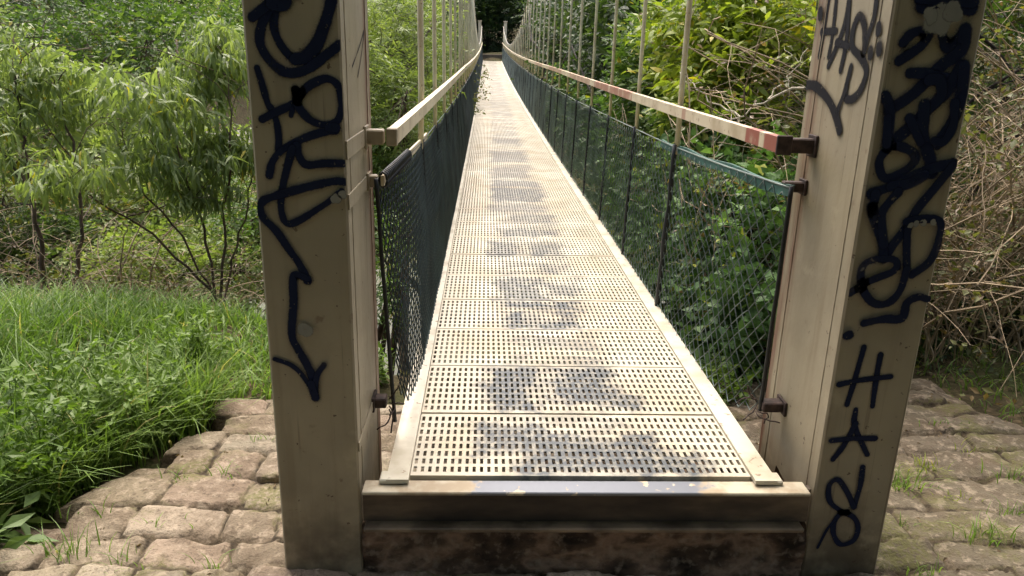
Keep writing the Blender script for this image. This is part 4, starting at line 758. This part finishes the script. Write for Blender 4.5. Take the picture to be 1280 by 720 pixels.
# bramble thickets, far right
def bramble(label, cx_, cy_, rx, ry, n, seed, hmax, nl):
    r = np.random.default_rng(seed); z0 = T1(cx_, cy_); t = thing('bramble_thicket', label, 'bush', (cx_, cy_, z0), 'dry bramble thickets on the right'); off = (-cx_, -cy_, -z0)
    bx_ = cx_+r.uniform(-rx, rx, n); by_ = cy_+r.uniform(-ry, ry, n); bz_ = terr(bx_, by_); K = 12; f = np.linspace(0, 1, K)
    az = r.uniform(0, 2*PI, n); ln = r.uniform(.5, 1.35, n)*hmax*.75; h = r.uniform(.35, 1., n)*hmax; curl = r.normal(0, .5, n)
    a = az[:, None]+curl[:, None]*f; hx = ln[:, None]*(f**1.5)
    P = np.stack([bx_[:, None]+hx*np.cos(a), by_[:, None]+hx*np.sin(a)*.7, bz_[:, None]-.05+h[:, None]*(1.35*f-.45*f**3)], -1)+np.cumsum(r.normal(0, .014, (n, K, 3)), 1)
    P = clear(P, bx_[:, None]); rad = (r.uniform(.003, .0085, n)[:, None]*np.linspace(1, .4, K)); V1, Q1 = tubes(P, rad, 4)
    m = n*4; i = r.integers(0, n, m); k = r.integers(2, K, m); s = P[i, k]; d = r.normal(0, 1, (m, 3)); d[:, 2] *= .7; d /= np.linalg.norm(d, axis=1, keepdims=True); L = r.uniform(.15, .65, m)
    g = np.linspace(0, 1, 6)[None, :, None]; P2 = s[:, None]+d[:, None]*g*L[:, None, None]+np.array([0, 0, -.15])*g*g*L[:, None, None]+np.cumsum(r.normal(0, .010, (m, 6, 3)), 1); P2 = clear(P2, bx_[i][:, None]); V2, Q2 = tubes(P2, r.uniform(.0014, .0036, m)[:, None]*np.linspace(1, .5, 6), 3)
    mesh('stems', np.concatenate([V1, V2]), np.concatenate([Q1, Q2+len(V1)]), mats=[M_TWIG], parent=t, loc=off)
    pts = np.concatenate([P2[:, 3], P2[:, 5]]); pts = pts[r.permutation(len(pts))]; foliage('leaves', pts[:nl], L_OLIVE, t, kind='oval', L=.05, wd=.6, n=5, twig=.12, seed=seed, loc=off); foliage('withered_leaves', pts[nl:nl+nl//2], L_BROWN, t, kind='oval', L=.045, wd=.5, n=4, twig=.10, seed=seed+1, loc=off)
bramble('tangled dry bramble thicket at the right edge, behind the end of the paving', 3.0, 4.35, .8, .42, 170, 501, 2.3, 750)
bramble('thin dry bramble thicket just behind the right post', 1.9, 4.25, .5, .35, 100, 502, 2.0, 600)
bramble('denser bramble thicket further back on the right bank', 3.6, 5.8, 1.3, .6, 190, 503, 3.2, 900)
for k, (lu, n, m, lab) in enumerate([([(2.0, 4.5, -.45, .7, .4, .35), (3.2, 4.7, -.35, .9, .4, .35), (1.35, 4.3, -.6, .4, .4, .3)], 1300, L_DARK, 'low dark undergrowth at the foot of the bramble thickets'), ([(3.2, 6.6, .2, 1., .7, 1.0), (4.6, 6.8, .8, 1.3, .8, 1.3), (2.4, 6.4, -.4, .8, .7, .8), (4.2, 6.6, -.4, 1.1, .7, .8)], 2000, L_MID, 'green bush backing the bramble thickets'), ([(6.4, 7.2, .2, 1.3, .9, 1.4), (8.2, 7.4, .8, 1.6, 1, 1.8), (10.5, 8, .8, 1.8, 1.1, 1.8)], 1500, L_MID, 'broad green bush beyond the brambles, out towards the right'), ([(2.7, 6.2, 1.5, .9, .6, .6), (3.8, 6.5, 2.0, 1., .6, .8), (5., 6.3, 1.9, 1.2, .7, .9)], 800, L_OLIVE, 'olive bush rising above the dry brambles at the right edge')]):
    tree('bank_bush', lab, 'bush', (lu[0][0], lu[0][1], max(T1(lu[0][0], lu[0][1]), -3.)), lu, n, dict(OV, L=.085), m, M_BARKD, .04, None, 520+k, 4, 2, gate=-.1, freq=1.3, inner=.2, twigs=250)
bramble('dry scrub with bare stems on the left bank, behind the dark-stemmed sapling', -4.4, 6.4, 1.4, .5, 110, 505, 1.5, 500)
bramble('sparse dry scrub at the foot of the drooping shrub tree', -2.6, 6.2, .8, .5, 70, 506, 1.1, 300)
for nm_ in [o for o in bpy.data.objects if o.get('label', '').startswith(('dry scrub', 'sparse dry'))]: nm_['group'] = 'dry scrub on the left bank'
# --- overhead and behind the viewer: unseen trees added to darken the post fronts
for k, (x, y, h, m, lab) in enumerate([(4.6, -1.4, 8, L_MID, 'large unseen tree added for shade to the right of the path'), (-5.0, -3.6, 8, L_MID, 'large unseen tree added for shade behind the path on the left'), (.4, -5, 9, L_DARK, 'dark tall unseen tree added for shade behind the path'), (5.5, -6.5, 9, L_MID, 'large unseen tree added for shade behind the path on the right'), (-4.5, -8, 10, L_MID, 'unseen tree added for shade far behind the path on the left')]):
    z = T1(x, y); r = np.random.default_rng(600+k); lu = [(x, y, z+h*.62, 3.2, 3.2, h*.32)]+[(x+r.uniform(-2.6, 2.6), y+r.uniform(-2.6, 2.6), z+h*r.uniform(.3, .9), 2., 2., 1.7) for _ in range(6)]
    tree('added_shade_tree', lab, 'tree', (x, y, z), lu, 1500, FAR, m, M_BARKD, .26, None, 600+k, 1, 1, gate=-.25, freq=.5, inner=.3)

# ---------------------------------------------------------------- grass and small plants
def blades(name, bx_, by_, bz_, h, wd, mat, seed, parent=None, lean=.35, loc=None):
    r = np.random.default_rng(seed); n = len(bx_); az = r.uniform(0, 2*PI, n); K = 5; f = np.linspace(0, 1, K)[None]; ln = np.abs(r.normal(lean, .22, n))[:, None]; hh = h[:, None]
    ox = hh*ln*f**2*1.1*np.cos(az)[:, None]; oy = hh*ln*f**2*1.1*np.sin(az)[:, None]; oz = hh*(f-.38*ln*f**3)
    w = wd*r.uniform(.6, 1.3, n)[:, None]*np.array([.7, 1, .85, .5, .06])[None]; pa = az+PI/2+r.normal(0, .6, n); wx, wy = np.cos(pa)[:, None]*w, np.sin(pa)[:, None]*w
    C_ = np.stack([bx_[:, None]+ox, by_[:, None]+oy, bz_[:, None]+oz], -1); D_ = np.stack([wx, wy, 0*wx], -1); V = np.stack([C_-D_, C_+D_], 2).reshape(-1, 3)
    i = (np.arange(n)[:, None]*K*2+np.arange(K-1)[None]*2).ravel(); return mesh(name, V, np.stack([i, i+1, i+3, i+2], 1), mats=[mat], parent=parent, loc=loc)
r = np.random.default_rng(700)
n = 74000; cl = 2500; cx0 = r.uniform(-7, -1.0, cl); cy0 = r.uniform(.9, 5.4, cl)
ci = r.integers(0, cl, n); bx_ = cx0[ci]+r.normal(0, .075, n); by_ = cy0[ci]+r.normal(0, .075, n)
edge_l = -1.92+.46*sstep(2.2, 3.35, by_)+.06*vnoise(np.c_[bx_*5, by_*5], 6)
ok = (bx_ < edge_l-.02) | ((by_ > 3.42) & (bx_ < -.72)); ok &= (bx_ < edge_l-.30) | (by_ > 3.42) | (r.random(n) < .62); ok &= by_ < 5.2+.25*vnoise(np.c_[bx_*2, by_], 4)
bx_, by_, ci = bx_[ok], by_[ok], ci[ok]
fy = r.uniform(1.2, 3.4, 5200); fy = np.where(r.random(5200) < .6, 3.4, fy) if False else fy; fx = -2.02+.46*sstep(2.2, 3.35, fy)-np.abs(r.normal(0, .14, 5200))+.05*vnoise(np.c_[fy*6, fy*0], 3); bx_ = np.r_[bx_, fx]; by_ = np.r_[by_, fy]; ci = np.r_[ci, r.integers(0, cl, 5200)]; hh = (.15+.24*(vnoise(np.c_[cx0, cy0]*1.4, 8)[ci]+.45)+.10*r.random(cl)[ci])*r.uniform(.45, 1.25, len(bx_)); hh = np.clip(hh, .06, .5)*(1-.4*sstep(3.6, 4.3, by_))
tag(blades('grass', bx_, by_, terr(bx_, by_)-.02, hh, .0044, L_GRASS, 701, lean=.55), kind='stuff')
n = 4200; n = 9000; bx_ = r.uniform(2.0, 7.5, n); by_ = r.uniform(.8, 4.1, n); ok = (bx_ > 2.50-.42*sstep(2.6, 3.5, by_)); bx_, by_ = bx_[ok], by_[ok]
tag(blades('verge_grass', bx_, by_, terr(bx_, by_)-.02, r.uniform(.04, .17, len(bx_)), .0042, L_GRASS, 702, lean=.6), kind='stuff')
def gp(px, py, Z=-.30):
    d = FW+RR*((px-640)/955.03)-UU*((py-360)/955.03); k = (Z-CAM[2])/d.z; return CAM[0]+d.x*k, CAM[1]+d.y*k
tufts = [(80, 690, 42, .12, 'grass tuft in the front left corner of the stone paving'), (150, 702, 20, .09, 'small grass tuft near the bottom left of the paving'), (218, 598, 12, .07, 'sparse grass sprout in a joint above the large pale stone'), (285, 590, 16, .08, 'grass sprout in the joint left of the left post'), (1135, 605, 60, .10, 'bright grass tuft beside the right post'), (1155, 580, 40, .07, 'yellowish grass tuft behind the bright one by the right post'), (1235, 668, 46, .09, 'dark grass clump low on the right paving'), (1262, 595, 24, .08, 'grass clump at the right edge of the paving'), (1210, 560, 14, .06, 'tiny sprout in the middle of the right paving'), (1165, 715, 22, .07, 'grass tuft at the bottom right corner'), (262, 700, 14, .06, 'tiny grass sprout at the bottom of the left paving')]
for k, (px, py, n, h, lab) in enumerate(tufts):
    x, y = gp(px, py); z = pav_z(x, y); bx_, by_ = r.normal(0, .03+.0004*n, n), r.normal(0, .022, n)
    tag(blades('grass_tuft', bx_, by_, np.full(n, -.012), r.uniform(.4, 1.2, n)*h, .0022, L_GRASS if k not in (5, 8) else L_YEL, 720+k, lean=.55, loc=(x, y, z)), lab, 'grass', 'grass tufts between the paving stones')
r5 = np.random.default_rng(830); n = 420; lx, ly = r5.uniform(-2.0, 2.4, n), r5.uniform(.9, 3.5, n); ok = (np.abs(lx) > .62) & ((lx > 0) | (lx < -.75) | (ly > 2.6)); lx, ly = lx[ok], ly[ok]
m_ = (lx > 0) | (r5.random(len(lx)) < .45); lx, ly = lx[m_], ly[m_]; lz = np.array([pav_z(x, y) for x, y in zip(lx, ly)])+.006
tag(foliage('leaf_litter', np.c_[lx, ly, lz], L_BROWN, None, kind='oval', L=.026, wd=.45, n=2, twig=.03, droop=.1, tilt=.15, seed=831, sc=(.5, 1.3)), kind='stuff')
for k, (px, py, n, h, lab) in enumerate([(120, 640, 14, .07, 'thin sprout between the lower left paving stones'), (190, 655, 12, .05, 'low sprout beside the joint of the front left stones'), (330, 545, 16, .06, 'sprout in the joint next to the left post, upper row'), (250, 520, 12, .05, 'small sprout near the back of the left paving'), (1180, 530, 26, .05, 'mossy sprout in the back joint of the right paving'), (1130, 650, 22, .06, 'sprout close to the foot of the right post'), (1200, 620, 24, .05, 'low yellowish sprout amid the right paving'), (1268, 640, 26, .07, 'grass clump at the far right edge of the paving, above the dark clump')]):
    x, y = gp(px, py); z = pav_z(x, y); bx_, by_ = r5.normal(0, .05, n), r5.normal(0, .014, n)
    tag(blades('grass_tuft', bx_, by_, np.full(n, -.012), r5.uniform(.4, 1.2, n)*h, .002, L_GRASS if k != 6 else L_YEL, 840+k, lean=.6, loc=(x, y, z)), lab, 'grass', 'grass tufts between the paving stones')
weeds = [(150, 500, .26, 'tall nettle on the grass edge above the paving corner'), (195, 470, .22, 'nettle with pale tip near the back edge of the left paving'), (235, 460, .26, 'whitish-tipped weed behind the last row of paving'), (105, 545, .26, 'broad nettle midway along the paving edge'), (60, 590, .24, 'leafy nettle left of the paving'), (20, 560, .26, 'nettle at the left edge of the view'), (125, 500, .24, 'nettle in the thick of the grass'), (255, 455, .2, 'low weed beside the paving back corner'), (180, 505, .18, 'small weed hanging over the paving edge'), (70, 530, .26, 'nettle in the grass left of the paving'), (25, 640, .2, 'low nettle in the lower left grass'), (135, 545, .2, 'nettle pressed against the edge of the third stone row'), (95, 600, .2, 'nettle beside the paving near the lower left'), (175, 520, .2, 'bushy nettle where grass meets the paving'), (50, 640, .22, 'nettle leaning over the lower left paving edge'), (205, 495, .2, 'nettle by the back left paving corner'), (905, 480, .13, 'small bright weed seen through the right netting beside the post bracket'), (880, 455, .12, 'low weed behind the foot of the right netting'), (470, 440, .12, 'small weed between the left post and the left netting')]
for k, (px, py, h, lab) in enumerate(weeds):
    x, y = gp(px, py+30, -.36); x = min(x, -2.07+.46*float(sstep(2.2, 3.35, np.array(y)))+.06) if y < 3.4 and x < 0 else x; z = T1(x, y); t = thing('nettle_plant', lab, 'plant', (x, y, z), 'nettles and weeds along the paving edge'); rk = np.random.default_rng(740+k)
    b = MB(); P = []
    for s in range(8):
        h_ = h*1.5; e = np.array([rk.normal(0, .09), rk.normal(0, .09), h_*rk.uniform(.7, 1.15)]); st = limb((0, 0, -.02), e, 7, rk, .05); b.tube(st, np.linspace(.0035, .0015, 7), 5)
        for q in st[1:]: P += [q]*3
    b.build('stem', L_WEED, t, True, fixn=False); P = np.array(P)+rk.normal(0, .008, (len(P), 3)); foliage('leaves', P, L_WEED, t, kind='oval', L=.048, wd=.5, n=2, twig=.03, droop=.5, seed=750+k)
for k, (px, py, lab) in enumerate([(30, 668, 'broad pale dock leaves at the lower left edge'), (8, 690, 'dock plant in the bottom left corner'), (222, 515, 'single broad dock plant hanging over the back paving stones')]):
    x, y = gp(px, py, -.33); z = T1(x, y) if k < 2 else pav_z(x, y)-.02; t = thing('dock_plant', lab, 'plant', (x, y, z), 'broad-leaved dock plants')
    rk = np.random.default_rng(780+k); foliage('leaves', np.array([(rk.normal(0, .02), rk.normal(0, .02), .05+.015*q) for q in range(8 if k < 2 else 2)]), leaf_mat('dock_leaf_green', (.10, .17, .05), (.15, .23, .075), (.2, .28, .1), .3), t, kind='oval', L=.17, wd=.38, n=1, twig=.02, droop=.3, tilt=.4, seed=790+k)
x, y = gp(338, 592); z = pav_z(x, y)
b = MB(); V, Q = grid(np.linspace(-1, 1, 14), np.linspace(-1, 1, 14), lambda x, y: 0*x)
import bmesh
bm = bmesh.new(); bmesh.ops.create_icosphere(bm, subdivisions=4, radius=1); V = np.array([v.co[:] for v in bm.verts]); F = [[q.index for q in f.verts] for f in bm.faces]; bm.free()
V = np.sign(V)*np.abs(V)**.62*np.array([.05, .045, .026])*(1+.18*fbm(V*1.6, 4, 12))[:, None]
t_ = tag(mesh('loose_stone', V, None, F, mats=[M_STONE], smooth=True, loc=(x, y, z+.018), attrs={'sid': np.full(len(V), .8), 'joint': np.zeros(len(V)), 'shade_moss': np.zeros(len(V))}), 'loose pale stone block lying against the left post', 'stone')
